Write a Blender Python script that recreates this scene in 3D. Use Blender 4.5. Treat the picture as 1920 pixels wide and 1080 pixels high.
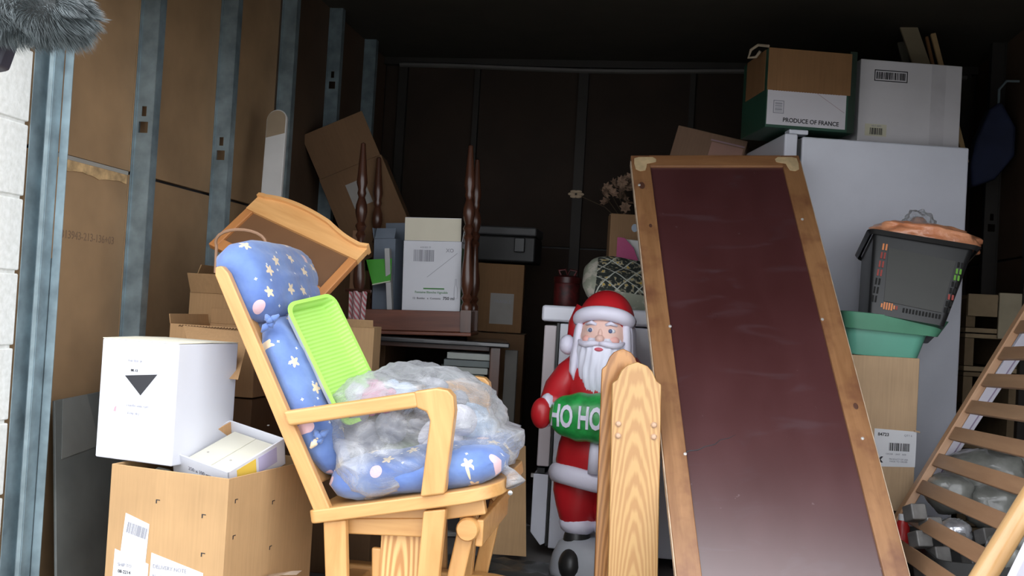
import bpy, math, random
from mathutils import Vector, Matrix, noise
rad = math.radians
S = bpy.context.scene
for o in list(bpy.data.objects): bpy.data.objects.remove(o)

# ---------------------------------------------------------------- camera
FPX = 1900.0; VP = (1270.0, 600.0); ROLL = rad(3.1); EYE = Vector((0, 0, .97))
_d = Vector((VP[0]-960, -(VP[1]-540), -FPX)).normalized()
_u = Vector((math.sin(ROLL), math.cos(ROLL), 0)); _u = (_u-_d*_u.dot(_d)).normalized()
_x = _d.cross(_u)
R3 = Matrix((_x, _d, _u))                      # camera axes -> world axes
cam = bpy.data.cameras.new('camera'); camo = bpy.data.objects.new('camera', cam)
S.collection.objects.link(camo); S.camera = camo
cam.sensor_width = 36; cam.lens = FPX/1920*36; cam.clip_start = .05; cam.clip_end = 200
camo.matrix_world = Matrix.Translation(EYE) @ R3.to_4x4()

def U(px, py, d): return EYE + R3 @ (Vector(((px-960)/FPX, -(py-540)/FPX, -1))*d)
def ray(px, py): return R3 @ Vector(((px-960)/FPX, -(py-540)/FPX, -1))
def UZ(px, py, z): r = ray(px, py); return EYE + r*((z-EYE.z)/r.z)
def UX(px, py, x): r = ray(px, py); return EYE + r*((x-EYE.x)/r.x)
def UY(px, py, y): r = ray(px, py); return EYE + r*((y-EYE.y)/r.y)

# ---------------------------------------------------------------- sky, light, exposure
W = bpy.data.worlds.new('sky'); S.world = W; W.use_nodes = True
nt = W.node_tree; nt.nodes.clear()
tc = nt.nodes.new('ShaderNodeTexCoord'); sp = nt.nodes.new('ShaderNodeSeparateXYZ')
rp = nt.nodes.new('ShaderNodeValToRGB'); bg = nt.nodes.new('ShaderNodeBackground'); wo = nt.nodes.new('ShaderNodeOutputWorld')
nt.links.new(tc.outputs['Generated'], sp.inputs[0]); nt.links.new(sp.outputs['Z'], rp.inputs[0])
rp.color_ramp.elements[0].position = .0; rp.color_ramp.elements[0].color = (1.0, 1.02, 1.06, 1)
rp.color_ramp.elements[1].position = .42; rp.color_ramp.elements[1].color = (.86, .89, .94, 1)
_e = rp.color_ramp.elements.new(.95); _e.color = (1.9, 1.96, 2.05, 1)
nt.links.new(rp.outputs[0], bg.inputs[0]); bg.inputs[1].default_value = 3.1
nt.links.new(bg.outputs[0], wo.inputs[0])
S.view_settings.view_transform = 'Standard'; S.view_settings.look = 'None'
S.view_settings.gamma = 1; S.view_settings.exposure = 0.0
S.view_settings.use_curve_mapping = False

# ---------------------------------------------------------------- materials
_mc = {}
def nodes(name):
    m = bpy.data.materials.new(name); m.use_nodes = True
    n = m.node_tree; b = n.nodes['Principled BSDF']
    return m, n, b
def mapping(n, scale=(1, 1, 1), rot=(0, 0, 0), loc=(0, 0, 0)):
    t = n.nodes.new('ShaderNodeTexCoord'); mp = n.nodes.new('ShaderNodeMapping')
    n.links.new(t.outputs['Object'], mp.inputs[0]); mp.inputs['Scale'].default_value = scale
    mp.inputs['Rotation'].default_value = rot; mp.inputs['Location'].default_value = loc
    return mp
def ramp(n, stops):
    r = n.nodes.new('ShaderNodeValToRGB'); e = r.color_ramp.elements
    while len(e) < len(stops): e.new(.5)
    for k, (p, c) in enumerate(stops): e[k].position = p; e[k].color = (c[0], c[1], c[2], 1)
    return r
def mixc(n, fac, a, b, mode='MIX'):
    m = n.nodes.new('ShaderNodeMix'); m.data_type = 'RGBA'; m.blend_type = mode
    for k, v in ((0, fac), (6, a), (7, b)):
        if hasattr(v, 'links') or hasattr(v, 'is_output'): n.links.new(v, m.inputs[k])
        elif isinstance(v, tuple): m.inputs[k].default_value = (*v[:3], 1)
        else: m.inputs[k].default_value = v
    return m.outputs[2]
def mth(n, op, a, b=0.0, c=None):
    m = n.nodes.new('ShaderNodeMath'); m.operation = op
    for k, v in enumerate((a, b) if c is None else (a, b, c)):
        if isinstance(v, (int, float)): m.inputs[k].default_value = v
        else: n.links.new(v, m.inputs[k])
    return m.outputs[0]
def noi(n, mp, scale, detail=3, rough=.55, dist=0):
    t = n.nodes.new('ShaderNodeTexNoise'); n.links.new(mp.outputs[0], t.inputs[0])
    t.inputs['Scale'].default_value = scale; t.inputs['Detail'].default_value = detail
    t.inputs['Roughness'].default_value = rough; t.inputs['Distortion'].default_value = dist
    return t
def bump(n, b, src, strength=.2, dist=.002):
    bp = n.nodes.new('ShaderNodeBump'); bp.inputs['Strength'].default_value = strength; bp.inputs['Distance'].default_value = dist
    n.links.new(src, bp.inputs['Height']); n.links.new(bp.outputs[0], b.inputs['Normal'])
def M(name, col, rough=.6, metal=0, var=.12, vs=6, bs=0, bscale=60, scale=(1, 1, 1), spec=.5, coat=0):
    if name in _mc: return _mc[name]
    m, n, b = nodes(name)
    mp = mapping(n, scale); t = noi(n, mp, vs)
    r = ramp(n, [(.3, tuple(c*(1-var) for c in col)), (.7, tuple(min(1, c*(1+var)) for c in col))])
    n.links.new(t.outputs[0], r.inputs[0]); n.links.new(r.outputs[0], b.inputs['Base Color'])
    b.inputs['Roughness'].default_value = rough; b.inputs['Metallic'].default_value = metal
    b.inputs['Specular IOR Level'].default_value = spec; b.inputs['Coat Weight'].default_value = coat
    if bs: bump(n, b, noi(n, mp, bscale, 4).outputs[0], bs)
    _mc[name] = m; return m
def wood(name, c1, c2, rough=.4, gscale=(30, 30, 2.2), rings=False, rs=5, dist=5, coat=.15, c3=None, bs=.1):
    """grain runs along the axis whose scale is small"""
    if name in _mc: return _mc[name]
    m, n, b = nodes(name)
    mp = mapping(n, gscale); t = noi(n, mp, 1.0, 5, .6, .6)
    if rings:
        mp2 = mapping(n, rings); w = n.nodes.new('ShaderNodeTexWave'); w.wave_type = 'RINGS'; w.rings_direction = 'SPHERICAL'
        n.links.new(mp2.outputs[0], w.inputs[0]); w.inputs['Scale'].default_value = rs
        w.inputs['Distortion'].default_value = dist; w.inputs['Detail'].default_value = 2; w.inputs['Detail Scale'].default_value = 1.2
        f = mth(n, 'ADD', mth(n, 'MULTIPLY', w.outputs['Fac'], .62), mth(n, 'MULTIPLY', t.outputs[0], .38))
    else: f = t.outputs[0]
    r = ramp(n, [(.28, c1), (.72, c2)]); n.links.new(f, r.inputs[0])
    out = r.outputs[0]
    if c3:
        mp3 = mapping(n, (1, 1, 1)); t3 = noi(n, mp3, 7, 4); r3 = ramp(n, [(.5, (0, 0, 0)), (.72, (1, 1, 1))])
        n.links.new(t3.outputs[0], r3.inputs[0]); out = mixc(n, r3.outputs[0], out, c3)
    n.links.new(out, b.inputs['Base Color'])
    b.inputs['Roughness'].default_value = rough; b.inputs['Coat Weight'].default_value = coat; b.inputs['Coat Roughness'].default_value = .25
    bump(n, b, f, bs); _mc[name] = m; return m
def card(name, col):
    if name in _mc: return _mc[name]
    m, n, b = nodes(name); mp = mapping(n); t = noi(n, mp, 3.5, 4); t2 = noi(n, mapping(n, (140, 140, 6)), 1.0, 2)
    f = mth(n, 'ADD', mth(n, 'MULTIPLY', t.outputs[0], .7), mth(n, 'MULTIPLY', t2.outputs[0], .3))
    r = ramp(n, [(.3, tuple(c*.82 for c in col)), (.7, tuple(min(1, c*1.15) for c in col))])
    n.links.new(f, r.inputs[0]); n.links.new(r.outputs[0], b.inputs['Base Color']); b.inputs['Roughness'].default_value = .8
    b.inputs['Specular IOR Level'].default_value = .25
    bump(n, b, t2.outputs[0], .15, .001); _mc[name] = m; return m

# ---------------------------------------------------------------- geometry
COL = S.collection
class MB:
    def __init__(s, T=None): s.v = []; s.f = []; s.T = T or Matrix()
    def add(s, vs, fs):
        k = len(s.v); s.v += [tuple(s.T @ Vector(p)) for p in vs]; s.f += [tuple(i+k for i in f) for f in fs]; return s
    def box(s, x0, x1, y0, y1, z0, z1):
        return s.add([(x0,y0,z0),(x1,y0,z0),(x1,y1,z0),(x0,y1,z0),(x0,y0,z1),(x1,y0,z1),(x1,y1,z1),(x0,y1,z1)],
                     [(0,3,2,1),(4,5,6,7),(0,1,5,4),(1,2,6,5),(2,3,7,6),(3,0,4,7)])
    def hexa(s, b, t):      # 4 bottom points, 4 top points
        return s.add(list(b)+list(t), [(0,3,2,1),(4,5,6,7),(0,1,5,4),(1,2,6,5),(2,3,7,6),(3,0,4,7)])
    def beam(s, a, b, w, t, side=(0, 1, 0)):     # bar from a to b, width w along side, thickness t
        a = Vector(a); b = Vector(b); dr = (b-a).normalized(); sd = Vector(side); sd = (sd-dr*sd.dot(dr)).normalized(); up = dr.cross(sd)
        c = [(-1,-1),(1,-1),(1,1),(-1,1)]
        return s.hexa([a+sd*(i*w/2)+up*(j*t/2) for i, j in c], [b+sd*(i*w/2)+up*(j*t/2) for i, j in c])
    def prism(s, poly, y0, y1, ax='y'):          # poly in (x,z) extruded on y, or (x,y) on z, or (y,z) on x
        f = {'y': lambda a, b, h: (a, h, b), 'z': lambda a, b, h: (a, b, h), 'x': lambda a, b, h: (h, a, b)}[ax]
        n = len(poly)
        vs = [f(a, b, y0) for a, b in poly]+[f(a, b, y1) for a, b in poly]
        return s.add(vs, [tuple(range(n)), tuple(range(2*n-1, n-1, -1))]+[(i, i+n, (i+1) % n+n, (i+1) % n) for i in range(n)])
    def tube(s, pts, r, n=10, cap=True):
        pts = [Vector(p) for p in pts]; m = len(pts); rr = r if isinstance(r, (list, tuple)) else [r]*m
        t0 = (pts[1]-pts[0]).normalized(); ref = Vector((0, 0, 1)) if abs(t0.z) < .9 else Vector((1, 0, 0))
        nx = (ref-t0*ref.dot(t0)).normalized(); vs = []
        for i, p in enumerate(pts):
            t = (pts[min(i+1, m-1)]-pts[max(i-1, 0)]).normalized(); nx = (nx-t*nx.dot(t)).normalized(); ny = t.cross(nx)
            vs += [p+(nx*math.cos(2*math.pi*k/n)+ny*math.sin(2*math.pi*k/n))*rr[i] for k in range(n)]
        fs = [(i*n+k, i*n+(k+1) % n, (i+1)*n+(k+1) % n, (i+1)*n+k) for i in range(m-1) for k in range(n)]
        if cap: fs += [tuple(range(n-1, -1, -1)), tuple(range((m-1)*n, m*n))]
        return s.add(vs, fs)
    def lathe(s, prof, n=20, c=(0, 0, 0), sx=1, sy=1, fn=None):
        vs = []
        for i, (r, z) in enumerate(prof):
            for k in range(n):
                a = 2*math.pi*k/n; q = r*(fn(a, z) if fn else 1)
                vs.append((c[0]+q*math.cos(a)*sx, c[1]+q*math.sin(a)*sy, c[2]+z))
        m = len(prof)
        fs = [(i*n+k, i*n+(k+1) % n, (i+1)*n+(k+1) % n, (i+1)*n+k) for i in range(m-1) for k in range(n)]
        fs += [tuple(range(n-1, -1, -1)), tuple(range((m-1)*n, m*n))]
        return s.add(vs, fs)
    def ell(s, c, rx, ry, rz, nu=24, nv=14, fn=None, p=1.0):
        vs = []; sg = lambda v: math.copysign(abs(v)**p, v)
        for j in range(1, nv):
            th = math.pi*j/nv
            for k in range(nu):
                a = 2*math.pi*k/nu
                d = Vector((sg(math.sin(th))*sg(math.cos(a)), sg(math.sin(th))*sg(math.sin(a)), sg(math.cos(th))))
                q = fn(d) if fn else 1
                vs.append((c[0]+d.x*rx*q, c[1]+d.y*ry*q, c[2]+d.z*rz*q))
        qa = fn(Vector((0, 0, 1))) if fn else 1; qb = fn(Vector((0, 0, -1))) if fn else 1
        vs += [(c[0], c[1], c[2]+rz*qa), (c[0], c[1], c[2]-rz*qb)]; t = len(vs)-2
        fs = [(j*nu+k, (j+1)*nu+k, (j+1)*nu+(k+1) % nu, j*nu+(k+1) % nu) for j in range(nv-2) for k in range(nu)]
        fs += [(t, k, (k+1) % nu) for k in range(nu)]+[(t+1, (nv-2)*nu+(k+1) % nu, (nv-2)*nu+k) for k in range(nu)]
        return s.add(vs, fs)
    def pillow(s, L, Wd, T, nx=20, ny=16, rnd=4.0, puff=.5, fn=None):   # centred slab, x length, y width, z thickness
        vs = []; fs = []
        for sd in (1, -1):
            for i in range(nx+1):
                for j in range(ny+1):
                    u = 2*i/nx-1; v = 2*j/ny-1
                    q = max(abs(u), abs(v), 1e-6); k = q/((abs(u)**rnd+abs(v)**rnd)**(1/rnd)+1e-9)
                    uu = u*k; vv = v*k; e = max(0, 1-q**4)**puff
                    w = fn(u, v, sd) if fn else 0
                    vs.append((uu*L/2, vv*Wd/2, sd*(T/2*e+w*e)))
        n = (nx+1)*(ny+1)
        for i in range(nx):
            for j in range(ny):
                a = i*(ny+1)+j
                fs += [(a, a+ny+1, a+ny+2, a+1), (n+a, n+a+1, n+a+ny+2, n+a+ny+1)]
        return s.add(vs, fs)
    def build(s, name, mat, parent=None, bevel=0, smooth=False, seg=2, weld=False, sub=0, ang=35):
        me = bpy.data.meshes.new(name); me.from_pydata(s.v, [], s.f); me.validate(); 
        o = bpy.data.objects.new(name, me); COL.objects.link(o)
        me.materials.append(mat)
        import bmesh
        bm = bmesh.new(); bm.from_mesh(me)
        if weld: bmesh.ops.remove_doubles(bm, verts=bm.verts, dist=1e-5)
        bmesh.ops.recalc_face_normals(bm, faces=bm.faces); bm.to_mesh(me); bm.free()
        if smooth or bevel:
            for p in me.polygons: p.use_smooth = True
        if bevel:
            b = o.modifiers.new('bevel', 'BEVEL'); b.width = bevel; b.segments = seg; b.limit_method = 'ANGLE'; b.angle_limit = rad(40); b.harden_normals = True
        elif smooth and ang < 180: me.set_sharp_from_angle(angle=rad(ang))
        if sub: b = o.modifiers.new('subdiv', 'SUBSURF'); b.levels = sub; b.render_levels = sub
        if parent: o.parent = parent
        return o
def frame(o, xd, zd=(0, 0, 1)):
    x = Vector(xd).normalized(); z = Vector(zd); z = (z-x*z.dot(x)).normalized(); y = z.cross(x)
    m = Matrix((x, y, z)).transposed().to_4x4(); m.translation = Vector(o); return m
def frameZ(o, zd, xh=(1, 0, 0)):
    z = Vector(zd).normalized(); x = Vector(xh); x = (x-z*x.dot(z)).normalized(); y = z.cross(x)
    m = Matrix((x, y, z)).transposed().to_4x4(); m.translation = Vector(o); return m
def tag(o, label=None, cat=None, group=None, kind=None):
    for k, v in (('label', label), ('category', cat), ('group', group), ('kind', kind)):
        if v: o[k] = v
    return o
def thing(name, label, cat, mw=None, group=None):
    o = bpy.data.objects.new(name, None); COL.objects.link(o); o.empty_display_size = .05
    if mw is not None: o.matrix_world = mw
    return tag(o, label, cat, group)
def struct(name, mb, m, **k): return tag(mb.build(name, m, **k), kind='structure')
def text(body, size, m, parent, T, name='lettering', ext=.0006, align='CENTER', xs=1.0, warp=None, sp=1.0, bold=0.0):
    cu = bpy.data.curves.new(name, 'FONT'); cu.body = body; cu.size = size; cu.extrude = ext; cu.align_x = align; cu.align_y = 'CENTER'
    cu.space_character = sp; cu.offset = bold; cu.resolution_u = 3
    t = bpy.data.objects.new(name, cu); COL.objects.link(t)
    me = bpy.data.meshes.new_from_object(t.evaluated_get(bpy.context.evaluated_depsgraph_get()))
    bpy.data.objects.remove(t)
    o = bpy.data.objects.new(name, me); COL.objects.link(o); me.materials.clear(); me.materials.append(m)
    for v in me.vertices:
        q = Vector((v.co.x*xs, v.co.y, v.co.z)); v.co = warp(q) if warp else T @ q
    o.parent = parent; return o
def upright(x, y, z, nrm='-y'):     # text frame on a local face: letters read left to right
    return {'-y': Matrix(((1,0,0,x),(0,0,-1,y),(0,1,0,z),(0,0,0,1))), 'x': Matrix(((0,0,1,x),(1,0,0,y),(0,1,0,z),(0,0,0,1))),
            '-x': Matrix(((0,0,-1,x),(-1,0,0,y),(0,1,0,z),(0,0,0,1))), 'z': Matrix(((1,0,0,x),(0,1,0,y),(0,0,1,z),(0,0,0,1)))}[nrm]
def barcode(parent, T, w, h, m, n=26, seed=1, frame_w=0, vert=False):
    rn = random.Random(seed); mb = MB(T); x = -w/2
    while x < w/2:
        b = rn.choice((1, 1, 2, 3))*w/n/2.2
        if vert: mb.box(-h/2, h/2, x, x+b, 0, .0006)
        else: mb.box(x, x+b, -h/2, h/2, 0, .0006)
        x += b+rn.choice((1, 1, 2))*w/n/2
    if frame_w:
        a, b, t = (w/2+frame_w*2.5, h/2+frame_w*2.5, frame_w)
        if vert: a, b = b, a
        mb.box(-a, a, -b, -b+t, 0, .0006).box(-a, a, b-t, b, 0, .0006).box(-a, -a+t, -b, b, 0, .0006).box(a-t, a, -b, b, 0, .0006)
    return mb.build('barcode', m, parent)

TH = .004
def carton(name, label, cat, A, B, depth, h, m, open_=True, flaps={}, group=None, up=(0, 0, 1), inner=None, fl=None, seam=True, tapem=None):
    """A,B: bottom left and right corner of the front face (world)"""
    A = Vector(A); B = Vector(B); w = (B-A).length
    t = thing(name, label, cat, frame(A, B-A, up), group)
    if open_:
        mb = MB().box(0, w, 0, TH, 0, h).box(0, w, depth-TH, depth, 0, h).box(0, TH, TH, depth-TH, 0, h).box(w-TH, w, TH, depth-TH, 0, h).box(TH, w-TH, TH, depth-TH, 0, TH)
        mb.build('body', m, t, bevel=.0015)
    else:
        MB().box(0, w, 0, depth, 0, h).build('body', m, t, bevel=.004)
        if seam: MB().box(w*.002, w*.998, depth/2-.025, depth/2+.025, h, h+.0008).build('packing_tape', tapem or TAPE, t)
    fl = fl or depth/2
    for k, a in flaps.items():          # a: angle from straight up, positive opens outward
        ln = fl if k in 'fb' else min(fl, w/2)
        if isinstance(a, tuple): a, ln = a
        s, c = math.sin(rad(a))*ln, math.cos(rad(a))*ln
        o1 = {'f': ((.004,0,h),(w-.004,0,h),(0,-s,c)), 'b': ((w-.004,depth,h),(.004,depth,h),(0,s,c)),
              'l': ((0,depth-.004,h),(0,.004,h),(-s,0,c)), 'r': ((w,.004,h),(w,depth-.004,h),(s,0,c))}[k]
        p, q, e = (Vector(x) for x in o1); nrm = (q-p).cross(e).normalized()*TH*.8
        MB().hexa([p, q, q+nrm, p+nrm], [p+e, q+e, q+e+nrm, p+e+nrm]).build('flap', m, t, bevel=.001)
    t['w'] = w
    return t, w
# ---------------------------------------------------------------- shared materials
TAPE = M('packing_tape', (.62, .47, .28), .3, var=.05)
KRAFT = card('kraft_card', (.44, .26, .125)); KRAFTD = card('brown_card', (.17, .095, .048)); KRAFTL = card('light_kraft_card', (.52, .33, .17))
WHITE = M('white_card', (.64, .65, .70), .55, var=.03, bs=.05); INK = M('black_ink', (.015, .015, .02), .5, var=.0)
PAPER = M('white_paper', (.70, .71, .74), .6, var=.02); GREYINK = M('grey_ink', (.28, .28, .32), .6, var=0)
STEEL = M('galvanised_steel', (.25, .32, .35), .42, .5, var=.28, vs=14, bs=.05)
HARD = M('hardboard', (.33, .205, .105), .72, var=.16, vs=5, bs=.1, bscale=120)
OAKD = M('dark_wood', (.045, .014, .008), .3, var=.3, vs=10, coat=.3)
BLACK = M('black_plastic', (.012, .013, .014), .38, var=.1)
DARK = M('dark_grey', (.03, .03, .032), .6)
APPL = M('white_enamel', (.76, .78, .87), .3, var=.03, coat=.2)

# ---------------------------------------------------------------- setting
LX, RX, BY, JY, CZ = -1.76, 1.5, 5.7, 2.49, 2.40
conc = M('concrete', (.18, .17, .165), .85, var=.25, vs=3, bs=.2)
struct('floor', MB().box(LX-.3, RX+.3, 2.26, BY+.2, -.1, 0), conc)
struct('ground', MB().box(-14, 14, -16, 2.26, -.12, -.01), M('pavement', (.26, .26, .25), .9, var=.15, vs=2, bs=.2))
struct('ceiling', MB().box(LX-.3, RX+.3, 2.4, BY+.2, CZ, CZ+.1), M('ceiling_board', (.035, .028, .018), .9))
HARDB = M('shaded_hardboard', (.030, .017, .010), .8, var=.2, vs=4)  # back wall hardboard, darkened to stand in for shade at depth
# hardboard lining: two courses with a seam at 1.35 m
def lining(nm, f): 
    m = MB(); f(m, 0, 1.335); f(m, 1.345, CZ); return struct(nm, m, HARDB if nm == 'wall_back' else bpy.data.materials['shaded_hardboard_side'] if nm == 'wall_right' else HARD, bevel=.002)
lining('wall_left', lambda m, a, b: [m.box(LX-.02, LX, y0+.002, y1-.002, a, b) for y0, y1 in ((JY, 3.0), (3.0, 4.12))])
struct('wall_left_rear', MB().box(LX-.02, LX, 4.122, BY, 0, 1.335).box(LX-.02, LX, 4.122, BY, 1.345, CZ), M('shaded_hardboard_side', (.075, .042, .022), .8, var=.2, vs=4), bevel=.002)  # rear bays: darker copy of the hardboard, shade put into its colour
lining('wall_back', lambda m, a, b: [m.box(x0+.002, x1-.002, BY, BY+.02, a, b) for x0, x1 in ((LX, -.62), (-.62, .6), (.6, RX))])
lining('wall_right', lambda m, a, b: [m.box(RX, RX+.02, y0+.002, y1-.002, a, b) for y0, y1 in ((2.4, 3.6), (3.6, 4.8), (4.8, BY))])  # same shade-darkened board as the left rear bays
# dark liner behind the seams, and seam strip
struct('wall_core', MB().box(LX-.06, LX-.022, JY, BY+.06, 0, CZ).box(LX-.02, RX+.02, BY+.022, BY+.06, 0, CZ).box(RX+.022, RX+.06, 2.4, BY+.06, 0, CZ), DARK)
sm = MB().box(LX, LX+.004, JY+.02, 2.99, 1.331, 1.343)
struct('trim_1', sm, M('seam_metal', (.42, .40, .36), .5, .3))
mk = MB(); rn = random.Random(3)      # torn strip of board along the seam
pts = [(JY+.03+i*.02, 1.331-(.0 if i % 2 else .0)) for i in range(24)]
poly = [(JY+.03, 1.331), (2.985, 1.331)]+[(2.985-i*.022, 1.303-rn.random()*.005+.005*math.sin(i*.7)) for i in range(21)]
mk.prism(poly, LX, LX+.003, 'x'); struct('trim_2', mk, M('torn_board', (.50, .33, .16), .8, var=.35, vs=30))
cmu, n_, b_ = nodes('painted_block')
mp = mapping(n_); t_ = noi(n_, mp, 60, 4); r_ = ramp(n_, [(.3, (.66, .66, .62)), (.7, (.80, .80, .77))]); n_.links.new(t_.outputs[0], r_.inputs[0])
n_.links.new(r_.outputs[0], b_.inputs['Base Color']); b_.inputs['Roughness'].default_value = .8; bump(n_, b_, t_.outputs[0], .4, .004)
def blocks(m, x0, x1, y0, y1, z1, joint=.008):      # painted block courses, 0.2 m high
    z = 0; k = 0
    m.box(x0+.006, x1-.006, y0+.006, y1-.006, 0, z1)
    while z < z1:
        zz = min(z+.2-joint, z1); m.box(x0, x1, y0, y1, z+.001, zz); z += .2; k += 1
m = MB(); blocks(m, LX-.32, LX+.012, 2.28, JY-.022, 2.6); struct('wall_front_left', m, cmu, bevel=.004)
m = MB(); blocks(m, -6, LX-.325, 2.28, 2.4, 2.6); struct('wall_outside_left', m, cmu)
m = MB(); blocks(m, RX, 6, 2.28, 2.395, 2.6); struct('wall_outside_right', m, cmu)
struct('wall_header', MB().box(-6, 6, 2.28, 2.398, 1.86, 3.4), cmu)
struct('trim_door_track', MB().box(LX, RX, 2.4, 2.46, 1.85, CZ), STEEL)
# steel studs on the side walls (C sections with punched holes)
def stud(nm, y, holes=(), side=-1, w=.066, z1=CZ):
    X = LX if side < 0 else RX; sg = 1 if side < 0 else -1
    m = MB(); t = .0016; xa, xb = X, X+sg*w
    x0, x1 = min(xa, xb), max(xa, xb); cx = (x0+x1)/2
    zs = [0.0]
    for (hz, hh, hw) in sorted(holes): zs += [hz-hh/2, hz+hh/2]
    zs.append(z1)
    for i in range(0, len(zs), 2): m.box(x0, x1, y, y+t, zs[i], zs[i+1])
    for (hz, hh, hw) in holes:
        m.box(x0, cx-hw/2, y, y+t, hz-hh/2, hz+hh/2); m.box(cx+hw/2, x1, y, y+t, hz-hh/2, hz+hh/2)
    m.box(xb-t/2, xb+t/2, y, y+.038, 0, z1); m.box(xa-t/2+sg*.002, xa+t/2+sg*.002, y-.006, y+.035, 0, z1)
    m.box(min(xa, xa+sg*.008), max(xa, xa+sg*.008), y-.004, y, 0, z1)
    m.box(min(xb-sg*.012, xb), max(xb-sg*.012, xb), y+.037, y+.038, 0, z1)
    return struct(nm, m, STEEL if side < 0 else M('shaded_stud', (.035, .030, .026), .6, .3))  # right studs: darker copy of the steel, imitating shade
H = lambda z: [(z, .036, .032), (z+.052, .032, .016)]
stud('trim_3', 3.01, H(1.49)); stud('trim_4', 3.57, H(1.49)); stud('trim_5', 4.14); stud('trim_6', 4.72, H(2.02)); stud('trim_7', 5.28)
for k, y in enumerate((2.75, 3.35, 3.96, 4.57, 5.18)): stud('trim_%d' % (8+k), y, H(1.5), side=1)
# jamb at the opening: channel open towards the light, slotted
j = MB(); J0 = LX+.014
j.box(J0, J0+.002, JY-.02, JY+.04, 0, 2.2).box(J0, J0+.036, JY+.04, JY+.042, 0, 2.2).box(J0+.048, J0+.036, JY-.0, JY+.04, 0, 2.2).box(J0+.034, J0+.046, JY-.003, JY, 0, 2.2)
j.box(J0+.05, J0+.075, JY+.042, JY+.044, 0, 2.2)
struct('trim_14', j, STEEL)
struct('trim_15', MB().box(J0+.036, J0+.052, JY+.046, JY+.07, 0, 1.04), STEEL)
# back wall studs and top track
for k, (x, w) in enumerate(((LX+.09, .05), (-1.22, .03), (-.62, .055), (0, .03), (.58, .05), (1.38, .09))):
    struct('trim_%d' % (16+k), MB().box(x, x+w, BY-.035, BY-.001, 0, CZ-.03), M('shaded_stud', (.035, .030, .026), .6, .3))  # back studs in the same steel colour darkened for shade
bm_ = MB(); zt = 2.345
bm_.tube([(x, BY-.06, zt+.008*math.sin(x*3.1)) for x in [LX+.1+i*.1 for i in range(32)]], .014, 6)
struct('trim_22', bm_, M('pipe_grey', (.16, .15, .14), .5, .3))
struct('trim_23', MB().box(LX, RX, BY-.045, BY, CZ-.04, CZ), M('shaded_stud', (.035, .030, .026), .6, .3))
struct('baseboard_left', MB().box(LX, LX+.09, JY+.05, BY, 0, .003), STEEL)
# stencilled mill mark on the left panel
mt = M('faded_stencil', (.20, .125, .075), .7)
Tm = Matrix(((0,0,1,LX+.0005),(1,0,0,2.80),(0,1,0,1.115),(0,0,0,1)))
o = text('313943-213-136+03', .034, mt, None, Tm, name='trim_24', ext=.0004); o['kind'] = 'structure'; o.parent = bpy.data.objects['wall_left']; o.name = 'stencil'; del o['kind']
# ================================================================ left foreground
# --- cartons by the left wall
bcA, bcB = U(210, 865, 2.62), U(430, 895, 2.5); zt = .515
A = Vector((bcA.x, bcA.y, 0)); B = Vector((bcB.x, bcB.y, 0))
BIG = card('big_box_card', (.44, .27, .13))
big, w = carton('cardboard_box', 'large open brown cardboard box with white shipping labels, on the floor by the left wall', 'box', A, B, .42, zt, BIG, flaps={})
lb = MB(Matrix.Rotation(0, 4, 'Z')).prism([(.045, .28), (.125, .265), (.13, .375), (.055, .395)][0:4], -.0012, -.0004, 'y').build('label', PAPER, big); lb['label'] = 'white address label with a grey barcode'
barcode(big, upright(.092, -.0013, .355) @ Matrix.Rotation(rad(-10), 4, 'Z'), .06, .028, GREYINK, 30, 2)
MB().prism([(.0225, .10), (.135, .10), (.135, .275), (.028, .300)], -.0008, -.0002, 'y').build('label', PAPER, big)
MB().prism([(.137, .08), (.30, .08), (.30, .275), (.142, .305)], -.0010, -.0002, 'y').build('label', PAPER, big)
text('SHIP TO', .012, GREYINK, big, upright(.062, -.0012, .262)); text('08-2214', .012, INK, big, upright(.062, -.0012, .245))
text('DELIVERY NOTE', .014, GREYINK, big, upright(.20, -.0014, .272)); text('No. 417', .012, GREYINK, big, upright(.17, -.0014, .248)); text('QTY 12', .012, INK, big, upright(.235, -.0014, .230))
for x, z in ((.03, .22), (.145, .43), (.285, .41), (.29, .315)): MB().prism([(x, z), (x+.003, z), (x+.003, z+.008), (x+.012, z+.008), (x+.012, z+.010), (x, z+.010)], -.0008, -.0002, 'y').build('staple_mark', INK, big)
for y, z in ((.03, .45), (.03, .36), (.03, .21), (.2, .42), (.2, .30)): MB().prism([(y, z), (y+.003, z), (y+.003, z+.008), (y+.012, z+.008), (y+.012, z+.010), (y, z+.010)], w+.0002, w+.0008, 'x').build('staple_mark', INK, big)
# clear tape curled off the right side
tp = MB(); P = [(w+.001, .16, .02), (w+.001, .16, .20), (w+.004, .16, .235), (w+.05, .19, .243), (w+.075, .22, .24)]
for i in range(4):
    a, b = Vector(P[i]), Vector(P[i+1]); s_ = Vector((0, .045, 0)) if i < 3 else Vector((-.01, .045, 0)); n_ = Vector((.0006, 0, .0006)); s0 = Vector((0, .045, 0))
    tp.hexa([a, a+s0, a+s0+n_, a+n_], [b, b+s_, b+s_+n_, b+n_])
tp.build('packing_tape', M('clear_tape', (.55, .45, .36), .15, coat=.5), big, bevel=.0005)

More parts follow.
